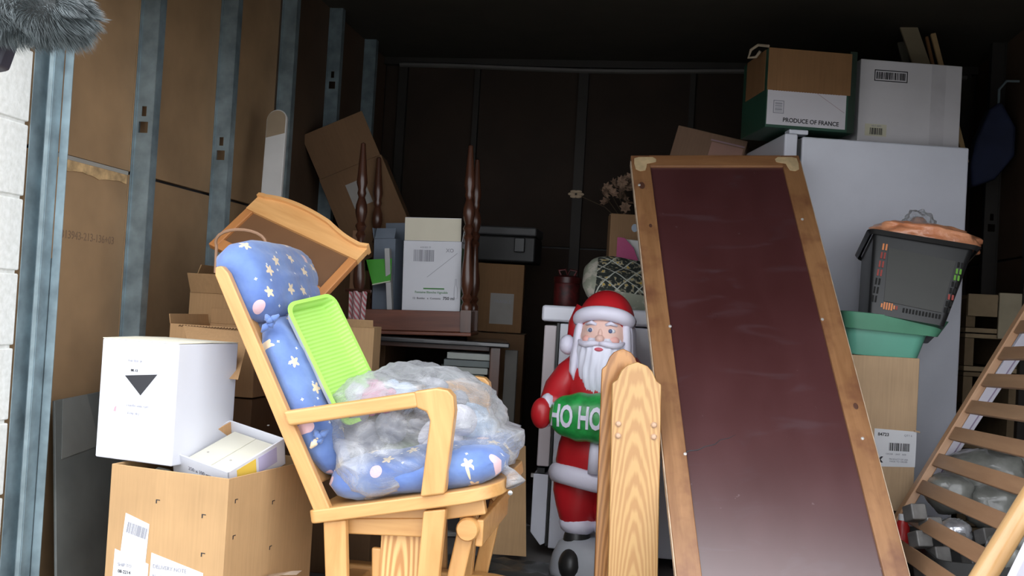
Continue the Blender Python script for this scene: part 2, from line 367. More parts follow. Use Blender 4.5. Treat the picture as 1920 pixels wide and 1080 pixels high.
# green netting rolled inside the big box
Fb = frame(A, B-A)
t = thing('rolled_netting', 'dark green and white netting stuffed into the large open brown box', 'netting', Fb @ Matrix.Translation((.12, .12, .41)))
rn = random.Random(5)
for k in range(9):
    pts = [(-.09+i*.03, -.055+k*.018+.01*math.sin(i+k), .03+.02*math.sin(i*1.3+k*2)+(.03 if k == 3 else 0)) for i in range(8)]
    MB().tube(pts, .008+.004*rn.random(), 7).build('strand', M('net_green', (.06, .09, .05), .6, var=.4) if k % 3 else M('net_white', (.6, .62, .58), .6), t, smooth=True)
MB().box(-.10, .11, -.07, .12, -.40, -.0).build('folded_layer', M('net_green', (.06, .09, .05), .6, var=.4), t, bevel=.02)

# white carton with the dark triangle
dr = (B-A).normalized()
wA = U(178, 855, 2.69); wB = U(322, 858, 2.60); zb = zt+.004
wA.z = wB.z = zb
wh, w = carton('white_carton', 'tall white carton with a black down-pointing triangle, standing on the large brown box', 'carton', wA, wB, .25, .315, WHITE, open_=False, seam=False)
for xs in (0, 1):   # loosely closed top flaps
    MB().hexa(*([[(0, .001, .315), (w, .001, .315), (w, .001, .317), (0, .001, .317)], [(0, .124, .3165), (w, .124, .3165), (w, .124, .3195), (0, .124, .3195)]] if xs == 0 else
              [[(0, .249, .315), (w, .249, .315), (w, .249, .317), (0, .249, .317)], [(0, .126, .3165), (w, .126, .3165), (w, .126, .3195), (0, .126, .3195)]])).build('flap', card('cream_edge', (.72, .68, .55)), wh)
MB().prism([(w*.33, .222), (w*.75, .232), (w*.55, .174)], -.0010, -.0003, 'y').build('triangle_mark', INK, wh)
text('BK-12', .009, INK, wh, upright(w*.45, -.0008, .237)); text('THIS SIDE UP', .008, M('faint_ink', (.50, .50, .56), .6), wh, upright(w*.45, -.0008, .262))
text('Handle with care', .0105, M('faint_ink', (.50, .50, .56), .6), wh, upright(w*.52, -.0008, .146)); text('Keep dry', .0105, _mc['faint_ink'], wh, upright(w*.47, -.0008, .126))
MB().box(w*.09, w*.38, -.0006, -.0002, .265, .29).build('tape_patch', M('cream_tape', (.76, .74, .66), .6), wh)
MB().box(w*.45, w*.68, -.0006, -.0002, .005, .05).build('tape_patch', _mc['cream_tape'], wh)
MB().prism([(w*.21, .126), (w*.24, .126), (w*.24, .140), (w*.22, .136)], -.0008, -.0002, 'y').build('red_mark', M('faded_red', (.5, .3, .35), .7), wh)

# shallow white box with cream tiles, tipped on the big box rim
c0 = U(322, 847, 2.64); c1 = U(428, 886, 2.555); c2 = U(388, 778, 2.84)
Fx = frame(c0, c1-c0, (c1-c0).cross(c2-c0)); ws, dp = (c1-c0).length, (c2-c0).length
sb = thing('shallow_box', 'small open white box of cream tiles, tilted on the corner of the large brown box', 'box', Fx)
hh = .075
TI = card('box_inside', (.62, .36, .17))
wt = MB()
for (x0, x1, y0, y1) in ((0, ws, 0, .004), (0, ws, dp-.004, dp), (0, .004, 0, dp), (ws-.004, ws, 0, dp)): wt.box(x0, x1, y0, y1, -hh, 0)
wt.box(0, ws, 0, dp, -hh-.003, -hh); wt.build('body', WHITE, sb, bevel=.001)
MB().box(.0045, .007, .005, dp-.005, -hh+.002, -.003).build('box_lining', TI, sb)
MB().box(ws+.0002, ws+.0008, .03, .10, -.06, -.008).build('printed_panel', M('yellow_print', (.75, .52, .08), .5), sb)
MB().box(ws+.0002, ws+.0010, .11, .18, -.055, -.01).build('printed_panel', M('violet_print', (.45, .42, .62), .5), sb)
text('250 x 100 mm', .014, GREYINK, sb, upright(ws/2, -.0006, -.03))
for k in range(2):
    g = 'cream tiles in the shallow box'
    x0 = .032+k*((ws-.037)/2); x1 = x0+(ws-.040)/2
    tl = thing('ceramic_tile', ('right' if k else 'left')+'-hand cream rectangular tile lying in the tilted white box', 'tile', Fx @ Matrix.Translation((x0, .012, -.03)), g)
    MB().box(0, x1-x0, 0, dp-.03, 0, .012).build('slab', M('cream_tile', (.56, .54, .45), .35, var=.03, coat=.3), tl, bevel=.002)
    sp_ = MB()
    for (a, b) in ((.3, .06), (.7, .26)): sp_.lathe([(.0001, .0122), (.0035, .0124), (.0035, .0128), (.0001, .0129)], 10, ((x1-x0)*a, b, 0))
    sp_.build('nail_hole', M('hole_grey', (.35, .33, .3), .6), tl)
    for q in range(1):
        b2 = thing('ceramic_tile', ('right' if k else 'left')+'-hand tile under the top one in the tilted white box', 'tile', Fx @ Matrix.Translation((x0, .012, -.045)), g)
        MB().box(0, x1-x0, 0, dp-.03, -.025, .0115).build('slab', _mc['cream_tile'], b2, bevel=.002)

# grey panel leaning on the left wall
t = thing('leaning_panel', 'thin dark grey panel leaning against the left wall behind the white carton', 'panel')
a, b = U(172, 742, 3.15), U(130, 757, 2.98)
e = Vector((LX+.17, 3.05, .004)); f = Vector((LX+.17, 2.62, .004)); a = Vector((LX+.03, 3.00, .655)); b = Vector((LX+.03, 2.628, .640)); e = Vector((LX+.13, 2.98, .004)); f = Vector((LX+.13, 2.56, .004))
n = Vector((.008, 0, .001))
t.location = (LX+.13, 2.8, 0); L_ = lambda q: q-Vector(t.location)
MB().hexa([L_(f), L_(e), L_(e+n), L_(f+n)], [L_(b), L_(a), L_(a+n), L_(b+n)]).build('board', M('slate_panel', (.115, .125, .12), .45, var=.2), t, bevel=.002)
q0 = b.lerp(a, .10); q1 = b.lerp(a, .42); r0 = q0.lerp(f, .26); r1 = q1.lerp(e, .24); n2 = Vector((.0095, 0, .001))
MB().hexa([L_(r0+n), L_(r1+n), L_(r1+n2), L_(r0+n2)], [L_(q0+n), L_(q1+n), L_(q1+n2), L_(q0+n2)]).build('label', M('grey_sticker', (.17, .175, .165), .4), t)

# --- open carton behind the chair back with a drooping flap
A = U(318, 620, 3.12); B = U(480, 632, 3.07); A.z = B.z = .66
ob, w = carton('cardboard_box', 'open tan carton with a front flap hanging down, behind the glider chair back', 'box', A, B, .26, .21, KRAFT, flaps={'l': (10, .03), 'b': (-5, .05)})
ob.rotation_mode = 'XYZ'; iv = ob.matrix_world.inverted()
q = [iv @ U(px, py, d) for px, py, d in ((343, 611, 3.02), (468, 624, 2.97), (446, 712, 2.80), (370, 705, 2.83))]; nn_ = Vector((0, .003, .001))
MB().hexa([q[3], q[2], q[2]+nn_, q[3]+nn_], [q[0], q[1], q[1]+nn_, q[0]+nn_]).build('flap', KRAFT, ob, bevel=.001)
fl_ = MB()
for k in range(22):
    x0 = .03+k*(w-.07)/22; fl_.tube([(x0, -.001, .203), (x0+.004, -.002, .207), (x0+.008, -.001, .203)], .0016, 5)
fl_.build('torn_edge', KRAFTD, ob)
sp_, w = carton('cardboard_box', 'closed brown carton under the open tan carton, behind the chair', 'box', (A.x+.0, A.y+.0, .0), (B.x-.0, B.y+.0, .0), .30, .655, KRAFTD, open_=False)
A2 = U(352, 600, 3.42); B2 = U(455, 600, 3.37); A2.z = B2.z = .80
B2 = A2+(B2-A2).normalized()*.30
ob2, w = carton('cardboard_box', 'upper brown carton with raised flaps and cables, half hidden by the chair headrest', 'box', A2, B2, .22, .17, KRAFT, flaps={'f': (25, .07), 'l': (-20, .10), 'b': (5, .1), 'r': (40, .06)}, up=(.16, 0, 1))
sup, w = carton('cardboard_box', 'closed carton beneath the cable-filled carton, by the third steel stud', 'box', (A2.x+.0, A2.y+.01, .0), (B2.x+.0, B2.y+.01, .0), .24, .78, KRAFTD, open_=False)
t = thing('coiled_cable', 'coil of black and tan cable poking out of the upper brown carton', 'cable', ob2.matrix_world @ Matrix.Translation((.15, .11, .05)))
for k in range(5):
    r = .05+.009*k; pts = [(r*math.cos(a*.35+k), .05*math.sin(a*.35+k*2), .03+.12*abs(math.sin(a*.16+k*.5))) for a in range(19)]
    MB().tube(pts, .004, 6).build('cable', [BLACK, M('tan_cable', (.35, .2, .12), .4)][k % 2], t, smooth=True)
# hoop of cane over the headrest
t = thing('cane_hoop', 'thin bent tan hoop rising just above the blue headrest', 'hoop', Matrix.Translation(U(452, 446, 3.06)-Vector((0, 0, .02))))
pts = [(.08*math.cos(rad(a)), .01*math.sin(rad(a*2)), .045*math.sin(rad(a))) for a in range(-20, 205, 15)]
pts = [(-.075, 0, -.09)]+pts[::-1]+[(.075, 0, -.09)]
MB().tube(pts, .005, 7).build('hoop', M('cane', (.35, .2, .12), .5), t, smooth=True)

# small cardboard pieces right of the chair back
A = U(628, 700, 3.6); B = U(680, 700, 3.6); A.z = B.z = .58
kb, w = carton('cardboard_box', 'narrow open kraft box between the chair back and the dark table', 'box', A, A+(B-A).normalized()*.13, .2, .30, KRAFTL, flaps={'f': (25, .03)})
s2, w = carton('cardboard_box', 'brown carton standing under the narrow kraft box', 'box', (A.x-.1, A.y, 0), (A.x+.16, A.y+.02, 0), .3, .575, KRAFTD, open_=False)
t = thing('striped_cloth', 'small red and white striped cloth hanging beside the table leg', 'cloth', Matrix.Translation(U(668, 600, 3.85)))
st, n_, b_ = nodes('stripes'); mp = mapping(n_, (1, 1, 1), (0, rad(30), 0)); wv = n_.nodes.new('ShaderNodeTexWave'); wv.inputs['Scale'].default_value = 28; n_.links.new(mp.outputs[0], wv.inputs[0])
r_ = ramp(n_, [(.45, (.42, .12, .14)), (.55, (.55, .5, .5))]); n_.links.new(wv.outputs['Fac'], r_.inputs[0]); n_.links.new(r_.outputs[0], b_.inputs['Base Color']); b_.inputs['Roughness'].default_value = .8
mb = MB(); nx = 10
for i in range(nx):
    x0, x1 = -.035+i*.07/nx, -.035+(i+1)*.07/nx; f0, f1 = .01*math.sin(i*1.3), .01*math.sin((i+1)*1.3)
    mb.hexa([(x0*.8, f0, -.07), (x1*.8, f1, -.07), (x1*.8, f1+.003, -.07), (x0*.8, f0+.003, -.07)], [(x0, f0, .11), (x1, f1, .11), (x1, f1+.003, .11), (x0, f0+.003, .11)])
mb.build('cloth', st, t, smooth=True); MB().tube([(-.05, .005, .112), (.05, .005, .112)], .006, 8).build('rod', OAKD, t)

# --- wooden crib end / headboard behind the chair
HB1 = wood('honey_wood', (.62, .30, .10), (.80, .45, .18), gscale=(3, 30, 30)); HB2 = wood('red_honey_wood', (.42, .16, .05), (.55, .24, .08), gscale=(30, 30, 3))
pL = U(478, 374, 3.34); pR = U(685, 470, 3.30); pR = U(685, 470, 3.17)
bL = U(395, 560, 3.3)
Fh = frame(pL, pR-pL, pL-U(393, 472, 3.20))
t = thing('headboard', 'honey wood headboard with a scalloped top rail and brown panel, tilted behind the glider chair', 'headboard', Fh)
Wd = (pR-pL).length; Hh = .225
def curve(x):
    u = x/Wd; return .044*math.sin(math.pi*u**.72)*(1-.25*u)-.009*math.sin(math.pi*min(max((u-.62)/.38, 0), 1))+.012*max(0, 1-u/.06)+.010*max(0, 1-(1-u)/.06)
top = [(Wd*i/32, curve(Wd*i/32)) for i in range(33)]
MB().prism([(0, -.045)]+[(Wd, -.075)][0:0]+[(Wd, -.045)]+[(x, z) for x, z in reversed(top)], 0, .022, 'y').build('top_rail', HB1, t)
cp = MB()
for i in range(32):
    (x0, z0), (x1, z1) = top[i], top[i+1]
    cp.hexa([(x0, -.012, z0), (x1, -.012, z1), (x1, .03, z1), (x0, .03, z0)], [(x0, -.012, z0+.012), (x1, -.012, z1+.012), (x1, .03, z1+.012), (x0, .03, z0+.012)])
cp.build('cap_moulding', HB1, t, weld=True)
MB().box(0, .03, 0, .022, -Hh, -.045).build('side_rail', HB2, t, bevel=.003)
MB().box(Wd-.03, Wd, 0, .022, -Hh, -.045).build('side_rail', HB2, t, bevel=.003)
MB().box(.03, Wd-.03, .010, .015, -Hh, -.045).build('panel', M('brown_panel', (.16, .075, .032), .55, var=.1), t)
MB().box(.03, Wd-.03, 0, .022, -Hh, -Hh+.04).build('bottom_rail', HB2, t, bevel=.003)

# --- white board with a rounded end leaning at the third stud
a = U(520, 205, 4.05); b = U(507, 372, 3.95); b2 = b+(b-a)*3.3
t = thing('ironing_board', 'long narrow white board with a rounded end leaning on the left wall studs', 'board', frameZ(b2, a-b2))
Hb = (a-b2).length; wb = .042
poly = [(-wb, 0), (wb, 0)]+[(wb*math.cos(rad(q)), Hb-wb+wb*math.sin(rad(q))) for q in range(0, 181, 15)]
MB().prism(poly, 0, .02, 'y').build('board', M('white_board', (.62, .60, .58), .5, var=.06), t, bevel=.004)
MB().prism([(-wb+.004, Hb-.12), (wb-.004, Hb-.105)]+[((wb-.004)*math.cos(rad(q)), Hb-wb+(wb-.006)*math.sin(rad(q))) for q in range(0, 181, 15)], -.002, 0, 'y').build('end_cap', M('tan_cap', (.32, .24, .16), .6), t)
# ================================================================ glider chair
GX, GY = -.88, 2.50
BW = wood('blond_wood', (.50, .245, .075), (.66, .37, .135), gscale=(3, 25, 25), coat=.25)
BWV = wood('blond_wood_upright', (.50, .245, .075), (.66, .37, .135), gscale=(25, 25, 3), coat=.25)
fab, n_, b_ = nodes('star_fabric')
tcn = n_.nodes.new('ShaderNodeTexCoord'); mpn = n_.nodes.new('ShaderNodeMapping'); n_.links.new(tcn.outputs['Object'], mpn.inputs[0])
sepx = n_.nodes.new('ShaderNodeSeparateXYZ')
def starlayer(scale, off, size, lobes, keep, jag=.5):
    mp = n_.nodes.new('ShaderNodeMapping'); n_.links.new(tcn.outputs['Object'], mp.inputs[0]); mp.inputs['Location'].default_value = (off, off*.7, 0); mp.inputs['Rotation'].default_value = (rad(-40), 0, 0)
    v = n_.nodes.new('ShaderNodeTexVoronoi'); v.voronoi_dimensions = '2D'; v.inputs['Scale'].default_value = scale; v.inputs['Randomness'].default_value = .75
    n_.links.new(mp.outputs[0], v.inputs['Vector'])
    d = n_.nodes.new('ShaderNodeVectorMath'); d.operation = 'SUBTRACT'; n_.links.new(mp.outputs[0], d.inputs[0]); n_.links.new(v.outputs['Position'], d.inputs[1])
    s = n_.nodes.new('ShaderNodeSeparateXYZ'); n_.links.new(d.outputs[0], s.inputs[0])
    cs = n_.nodes.new('ShaderNodeSeparateColor'); n_.links.new(v.outputs['Color'], cs.inputs[0])
    a = mth(n_, 'ADD', mth(n_, 'ARCTAN2', s.outputs[1], s.outputs[0]), mth(n_, 'MULTIPLY', cs.outputs[0], 6.28))
    r = mth(n_, 'SQRT', mth(n_, 'ADD', mth(n_, 'POWER', s.outputs[0], 2.0), mth(n_, 'POWER', s.outputs[1], 2.0)))
    lim = mth(n_, 'MULTIPLY', mth(n_, 'ADD', mth(n_, 'MULTIPLY', mth(n_, 'COSINE', mth(n_, 'MULTIPLY', a, lobes)), jag*.5), 1-jag*.5), size)
    return mth(n_, 'MULTIPLY', mth(n_, 'LESS_THAN', r, lim), mth(n_, 'LESS_THAN', cs.outputs[1], keep)), cs
f1, c1 = starlayer(13, 0, .017, 5, .75); f2, c2 = starlayer(22, 3.3, .0045, 4, .4); f3, c3 = starlayer(6.5, 7.1, .017, 1, .4, .1)
noiT = noi(n_, mapping(n_), 9, 4); rb = ramp(n_, [(.3, (.085, .15, .40)), (.7, (.16, .26, .52))]); n_.links.new(noiT.outputs[0], rb.inputs[0])
base = mixc(n_, f2, rb.outputs[0], (.62, .64, .68)); base = mixc(n_, f3, base, (.78, .52, .56)); base = mixc(n_, f1, base, (.78, .62, .42))
n_.links.new(base, b_.inputs['Base Color']); b_.inputs['Roughness'].default_value = .85; b_.inputs['Sheen Weight'].default_value = .3
bump(n_, b_, noi(n_, mapping(n_), 14, 3).outputs[0], .5, .012)
FAB = fab; FABP = M('blue_piping', (.10, .17, .42), .8)

ch = thing('glider_chair', 'blond wood glider rocking chair with blue star-print cushions, facing right', 'chair', Matrix.Translation((GX, GY, 0)) @ Matrix.Rotation(rad(1), 4, 'Z'))
TILT = rad(12); DW = .56                      # tilt of the rocking seat, width across
Tt = Matrix.Translation((0, 0, .432)) @ Matrix.Rotation(-TILT, 4, 'Y')
def part(name, mat, mb, T=Tt, bevel=.005, parent=ch, **k):
    o = mb.build(name, mat, parent, bevel=bevel, **k); o.matrix_local = T; return o
# seat frame: rounded plank ring, seen from its side
SL = .47
def rr(x0, x1, y0, y1, r0, r1, n=6):
    p = []
    for cx, cy, r, a0 in ((x1-r1, y0+r1, r1, -90), (x1-r1, y1-r1, r1, 0), (x0+r0, y1-r0, r0, 90), (x0+r0, y0+r0, r0, 180)):
        p += [(cx+r*math.cos(rad(a0+90*i/n)), cy+r*math.sin(rad(a0+90*i/n))) for i in range(n+1)]
    return p
part('seat_frame', BW, MB().prism(rr(-.03, SL, 0, DW, .02, .11), -.035, 0, 'z'))
# back posts and slats
RA = rad(16)
Tb = Tt @ Matrix.Translation((.005, 0, 0)) @ Matrix.Rotation(-RA, 4, 'Y')
for y in (.004, DW-.032):
    part('back_post', BWV, MB().prism([(-.022, -.03), (.022, -.03), (.020, .66), (.012, .685), (-.006, .69), (-.016, .67)], y, y+.028, 'y'), Tb)
for z in (.06, .60): part('back_rail', BW, MB().box(-.012, .008, .03, DW-.03, z, z+.07), Tb)
for k in range(5): part('back_slat', BWV, MB().box(-.01, .004, .07+k*.095, .11+k*.095, .12, .61), Tb)
# arms
for y in (-.016, DW-.034):
    arm = part('armrest', BW, MB().prism([(-.045, .222), (.30, .222), (.30, .262), (-.055, .262)], y, y+.05, 'y'), Tt, .008)
    p = [(.295, .264), (.355, .264), (.382, .255), (.394, .238), (.392, .20), (.335, -.001), (.272, -.001), (.325, .185), (.320, .208), (.295, .222)]
    part('arm_post', BWV, MB().prism(p, y+.002, y+.046, 'y'), Tt, .006)
# under-seat: cleats, swing arms, base
part('seat_cleat', BW, MB().box(.08, .42, .05, .08, -.075, -.035))
part('seat_cleat', BW, MB().box(.08, .42, DW-.08, DW-.05, -.075, -.035))
I4 = Matrix()
for y in (.0, DW-.035):
    part('base_leg', BWV, MB().prism([(.045, .05), (.10, .05), (.070, .41), (.010, .40)], y+.01, y+.038, 'y'), I4)
    part('base_leg', BWV, MB().prism([(.258, .05), (.312, .05), (.330, .46), (.272, .45)], y+.006, y+.036, 'y'), I4)
    part('base_stretcher', BW, MB().prism([(.05, .365), (.275, .375), (.275, .425), (.05, .405)], y+.045, y+.066, 'y'), I4)
    part('floor_rail', BW, MB().prism([(-.10, .0), (-.02, 0), (.0, .085), (.36, .085), (.38, 0), (.46, 0), (.475, .09), (.47, .135), (.44, .158), (.38, .165), (-.10, .165), (-.13, .14), (-.13, .02)], y, y+.05, 'y'), I4, .01)
    part('swing_arm', BWV, MB().prism([(.14, .09), (.23, .09), (.215, .33), (.125, .33)], y+.072, y+.09, 'y'), I4)
    lk = part('swing_link', BWV, MB().beam((.39, y+.075, .115), (.46, y+.075, .40), .05, .022, (1, 0, 0)).lathe([(.001, -.018), (.028, -.018), (.028, .018), (.001, .018)], 14, (0, 0, 0)) if 0 else MB().beam((.325, y+.07, .11), (.375, y+.07, .40), .02, .045), I4, .006)
    part('pivot_cap', BW, MB(Matrix.Translation((.382, y+.055, .405)) @ Matrix.Rotation(rad(90), 4, 'X')).lathe([(.001, -.03), (.026, -.03), (.030, -.022), (.030, .012), (.026, .018), (.001, .018)], 18), I4, 0, smooth=True)
part('cross_rail', BW, MB().box(-.06, .0, .05, DW-.03, .10, .15), I4)
part('cross_rail', BW, MB().box(.40, .44, .05, DW-.03, .10, .15), I4)
part('front_apron', BW, MB().box(.40, .42, .06, DW-.06, .36, .43), I4)
part('oak_plank', wood('oak_grain', (.50, .24, .08), (.80, .49, .20), gscale=(90, 90, 4), rings=(7, 3, .8), rs=3.5, dist=4), MB().box(-.056, .056, -.011, .011, -.172, .172), Matrix.Translation((.206, .079, .203)), .004)
part('bolt', M('bolt_steel', (.5, .5, .5), .3, 1), MB(Matrix.Translation((.50, -.002, -.02)) @ Matrix.Rotation(rad(90), 4, 'X')).lathe([(.001, 0), (.006, 0), (.006, .004), (.001, .006)], 10), Tt, 0)
# cushions
def wr(u, v, sd): return .010*noise.noise(Vector((u*2.3, v*2.3, sd*3)))+.004*noise.noise(Vector((u*7, v*7, sd)))
sc = part('seat_cushion', FAB, MB().pillow(.485, .545, .125, 34, 28, 5, .42, wr), Tt @ Matrix.Translation((.24, DW/2, .052)), 0, smooth=True, weld=True, ang=180)
sc['label'] = 'blue seat cushion printed with moons and stars'
Cb = Tb @ Matrix.Translation((.030, DW/2, 0)) @ Matrix(((0,0,1,0),(0,1,0,0),(1,0,0,0),(0,0,0,1))) 
lo = part('back_cushion', FAB, MB().pillow(.48, .50, .105, 34, 26, 4.5, .40, wr), Cb @ Matrix.Translation((.29, 0, .008)), 0, smooth=True, weld=True, ang=180)
def hr(u, v, sd): return (.012 if sd > 0 else 0)*math.cos(u*1.5)+wr(u+3, v, sd)
hd = part('headrest_cushion', FAB, MB().pillow(.25, .56, .135, 28, 28, 4.5, .33, hr), Cb @ Matrix.Translation((.635, .036, -.010)), 0, smooth=True, weld=True, ang=180)
hd['label'] = 'fat blue headrest cushion folded over the top of the back'
for (z, y) in ((.50, -.235), (.50, .235), (.17, -.24)):
    mb = MB(); c = Vector((z, y, .03))
    for a in (0, 70, 140, 220, 290):
        e = Vector((math.cos(rad(a))*.022, -.012+math.sin(rad(a))*.008, math.sin(rad(a*1.3))*.030))
        mb.tube([c, c+e*.5+Vector((0, -.008, 0)), c+e], [.004, .010, .003], 7)
    mb.ell(c, .012, .012, .012, 8, 6)
    part('tie_ribbon', FAB, mb, Cb, 0, smooth=True, ang=180)

# --- lime tray leaning on the back cushion
WLT = M('tray_white', (.70, .72, .70), .35, var=.04)
lm, n_, b_ = nodes('lime_ribbed'); mp = mapping(n_); wv = n_.nodes.new('ShaderNodeTexWave'); wv.bands_direction = 'X'; wv.inputs['Scale'].default_value = 28; n_.links.new(mp.outputs[0], wv.inputs[0])
r_ = ramp(n_, [(.2, (.36, .66, .12)), (.8, (.44, .76, .18))]); n_.links.new(wv.outputs['Fac'], r_.inputs[0]); n_.links.new(r_.outputs[0], b_.inputs['Base Color']); b_.inputs['Roughness'].default_value = .4; bump(n_, b_, wv.outputs['Fac'], .6, .002)
LM = M('lime_plastic', (.42, .76, .14), .35, var=.04)
tTL = U(526, 572, 2.66); tTR = U(588, 570, 2.86)
Wt = ch.matrix_world @ Cb
Ft = Wt @ Matrix.Translation((.165, -.19, .060)) @ Matrix.Rotation(rad(24), 4, 'X')       # local x up the back, y across, z forwards
tr = thing('plastic_tray', 'lime green ribbed plastic tray propped on the blue back cushion', 'tray', Ft @ Matrix.Rotation(rad(3), 4, 'Y'))
TL_, TW_, TD_ = .37, .20, .032
def ring(x0, x1, y0, y1, r, z, n=5): return [(x, y, z) for x, y in rr(x0, x1, y0, y1, r, r, n)]
def tray_shell(mb, t0, zt, zb_, ins, ins2):
    a = ring(0+ins, TL_-ins, ins, TW_-ins, .03, zt); b = ring(ins2, TL_-ins2, ins2, TW_-ins2, .025, zb_); n = len(a)
    return mb.add(a+b, [(i, (i+1) % n, (i+1) % n+n, i+n) for i in range(n)]+[tuple(range(n, 2*n))])
tray_shell(MB(), 0, TD_, 0.002, .010, .022).build('inside', lm, tr, smooth=True)
tray_shell(MB(), 0, TD_, 0, .006, .018).build('outside', WLT, tr, smooth=True)
a = ring(0, TL_, 0, TW_, .035, TD_); b = ring(.010, TL_-.010, .010, TW_-.010, .03, TD_); c = ring(0, TL_, 0, TW_, .035, TD_-.005); d = ring(.010, TL_-.010, .010, TW_-.010, .03, TD_-.005); n = len(a)
MB().add(a+b+c+d, [(i, (i+1) % n, (i+1) % n+n, i+n) for i in range(n)]+[(i, (i+1) % n, (i+1) % n+2*n, i+2*n) for i in range(n)]+[(i+2*n, (i+1) % n+2*n, (i+1) % n+3*n, i+3*n) for i in range(n)]+[(i+n, (i+1) % n+n, (i+1) % n+3*n, i+3*n) for i in range(n)]).build('rim', LM, tr, smooth=True)

# --- clear plastic bag of soft toys on the seat
bag, n_, b_ = nodes('clear_polythene')
n_.nodes.remove(b_); out = n_.nodes['Material Output']
tr_ = n_.nodes.new('ShaderNodeBsdfTransparent'); tr_.inputs[0].default_value = (.93, .94, .95, 1)
gl = n_.nodes.new('ShaderNodeBsdfPrincipled'); gl.inputs['Base Color'].default_value = (.54, .55, .57, 1); gl.inputs['Roughness'].default_value = .22; gl.inputs['Specular IOR Level'].default_value = 1.0
fr = n_.nodes.new('ShaderNodeLayerWeight'); fr.inputs[0].default_value = .35
mp = mapping(n_, (1, 1, 2)); nn = noi(n_, mp, 7, 5, .6, 1.5)
bp = n_.nodes.new('ShaderNodeBump'); bp.inputs['Strength'].default_value = .9; bp.inputs['Distance'].default_value = .02; n_.links.new(nn.outputs[0], bp.inputs['Height'])
n_.links.new(bp.outputs[0], gl.inputs['Normal']); n_.links.new(bp.outputs[0], fr.inputs['Normal'])
fac = mth(n_, 'ADD', mth(n_, 'MULTIPLY', fr.outputs['Facing'], .70), mth(n_, 'MULTIPLY', mth(n_, 'POWER', nn.outputs[0], 3.0), 1.7)); fac = mth(n_, 'MINIMUM', fac, .92)
mx = n_.nodes.new('ShaderNodeMixShader'); n_.links.new(fac, mx.inputs[0]); n_.links.new(tr_.outputs[0], mx.inputs[1]); n_.links.new(gl.outputs[0], mx.inputs[2]); n_.links.new(mx.outputs[0], out.inputs[0])
Sw = ch.matrix_world @ Tt          # seat plane
cB = Sw @ Vector((.215, .245, .160))
def bagfn(d):
    q = 1+.10*noise.noise(d*1.7+Vector((3, 1, 0)))+.07*noise.noise(d*4.1)+.035*noise.noise(d*9)-.02*abs(noise.noise(d*16))*2
    if d.x > .80 and d.z < .1: q += (d.x-.80)*1.0
    if d.z < -.15 and d.y < 0 and d.x < .45: q += .45*min(1, (-d.z-.15)*2)*(-d.y)*max(0, 1-abs(d.x+.15)*1.4)
    return q
t = thing('plastic_bag', 'big crumpled clear plastic bag full of soft toys on the chair seat', 'bag', Matrix.Translation(cB))
bm_ = MB().ell((0, 0, 0), .262, .225, .175, 90, 60, bagfn, .92).build('film', bag, t, smooth=True, ang=180)
kn = MB()
kn.tube([(.25, -.08, -.07), (.275, -.10, -.08), (.30, -.115, -.09), (.315, -.125, -.115)], [.03, .012, .014, .028], 12); kn.build('gathered_neck', bag, t, smooth=True, ang=180)
PL = M('white_plush', (.62, .60, .66), .9, var=.05, bs=.5, bscale=80)
def plush(name, label, loc, rot, s, m1, m2):
    p = thing(name, label, 'toy', Matrix.Translation(cB+Vector(loc)) @ Matrix.Rotation(rad(rot), 4, 'Y') @ Matrix.Rotation(rad(20), 4, 'Z'), 'soft toys in the plastic bag')
    MB().ell((0, 0, 0), .055*s, .048*s, .06*s, 16, 12).build('body', m2, p, smooth=True, ang=180)
    h = MB().ell((0, -.005, .085*s), .042*s, .040*s, .038*s, 16, 12).build('head', m1, p, smooth=True, ang=180)
    for q in (-1, 1):
        if m1 is not PL: MB().ell((q*.03*s, 0, .125*s), .013*s, .009*s, .017*s, 8, 6).build('ear', m1, h, smooth=True, ang=180)
        MB().ell((q*.055*s, -.01, .02*s), .016*s, .016*s, .036*s, 8, 6).build('arm', m2, p, smooth=True, ang=180)
        MB().ell((q*.03*s, -.03*s, -.055*s), .02*s, .034*s, .02*s, 8, 6).build('leg', m2, p, smooth=True, ang=180)
    return p
PK = M('pink_cloth', (.55, .16, .27), .8, var=.25, vs=25); GR = M('grey_plush', (.22, .22, .25), .9, var=.3, vs=20, bs=.5); BL = M('pale_blue_cloth', (.36, .45, .58), .9, var=.3, vs=25)
OL = M('olive_cloth', (.20, .25, .15), .9, var=.3, vs=15)
plush('soft_toy', 'soft toy with white head and pink body, top left in the plastic bag', (-.095, -.05, .07), -80, .75, PL, PK)
plush('soft_toy', 'large white soft toy beside the front arm post, in the plastic bag', (.10, -.07, -.045), 30, 1.1, PL, PL)
plush('soft_toy', 'grey soft toy lying low at the left in the plastic bag', (-.13, -.06, -.045), 60, 1.15, GR, GR)
plush('soft_toy', 'pale blue and grey soft toy at the top in the plastic bag', (.07, -.03, .06), -80, 1.1, BL, GR)
for (nm, lb_, loc, sx, m) in (('folded_cloth', 'olive cloth bunched at the bottom of the plastic bag', (-.01, .0, -.085), (.13, .10, .05), OL), ('folded_cloth', 'pale blue cloth bunched at the right in the plastic bag', (.13, .05, .0), (.09, .09, .07), BL), ('folded_cloth', 'white cloth heaped in the middle of the plastic bag', (-.06, .05, .01), (.13, .08, .07), M('off_white_cloth', (.6, .6, .6), .9, var=.15))):
    MB().ell(tuple(cB+Vector(loc)), *sx, 24, 18, lambda d: 1+.22*noise.noise(d*2.5)+.1*noise.noise(d*7)).build(nm, m, None, smooth=True, ang=180)
    o = bpy.context.scene.collection.objects[-1]; tag(o, lb_, 'cloth', 'cloths in the plastic bag')
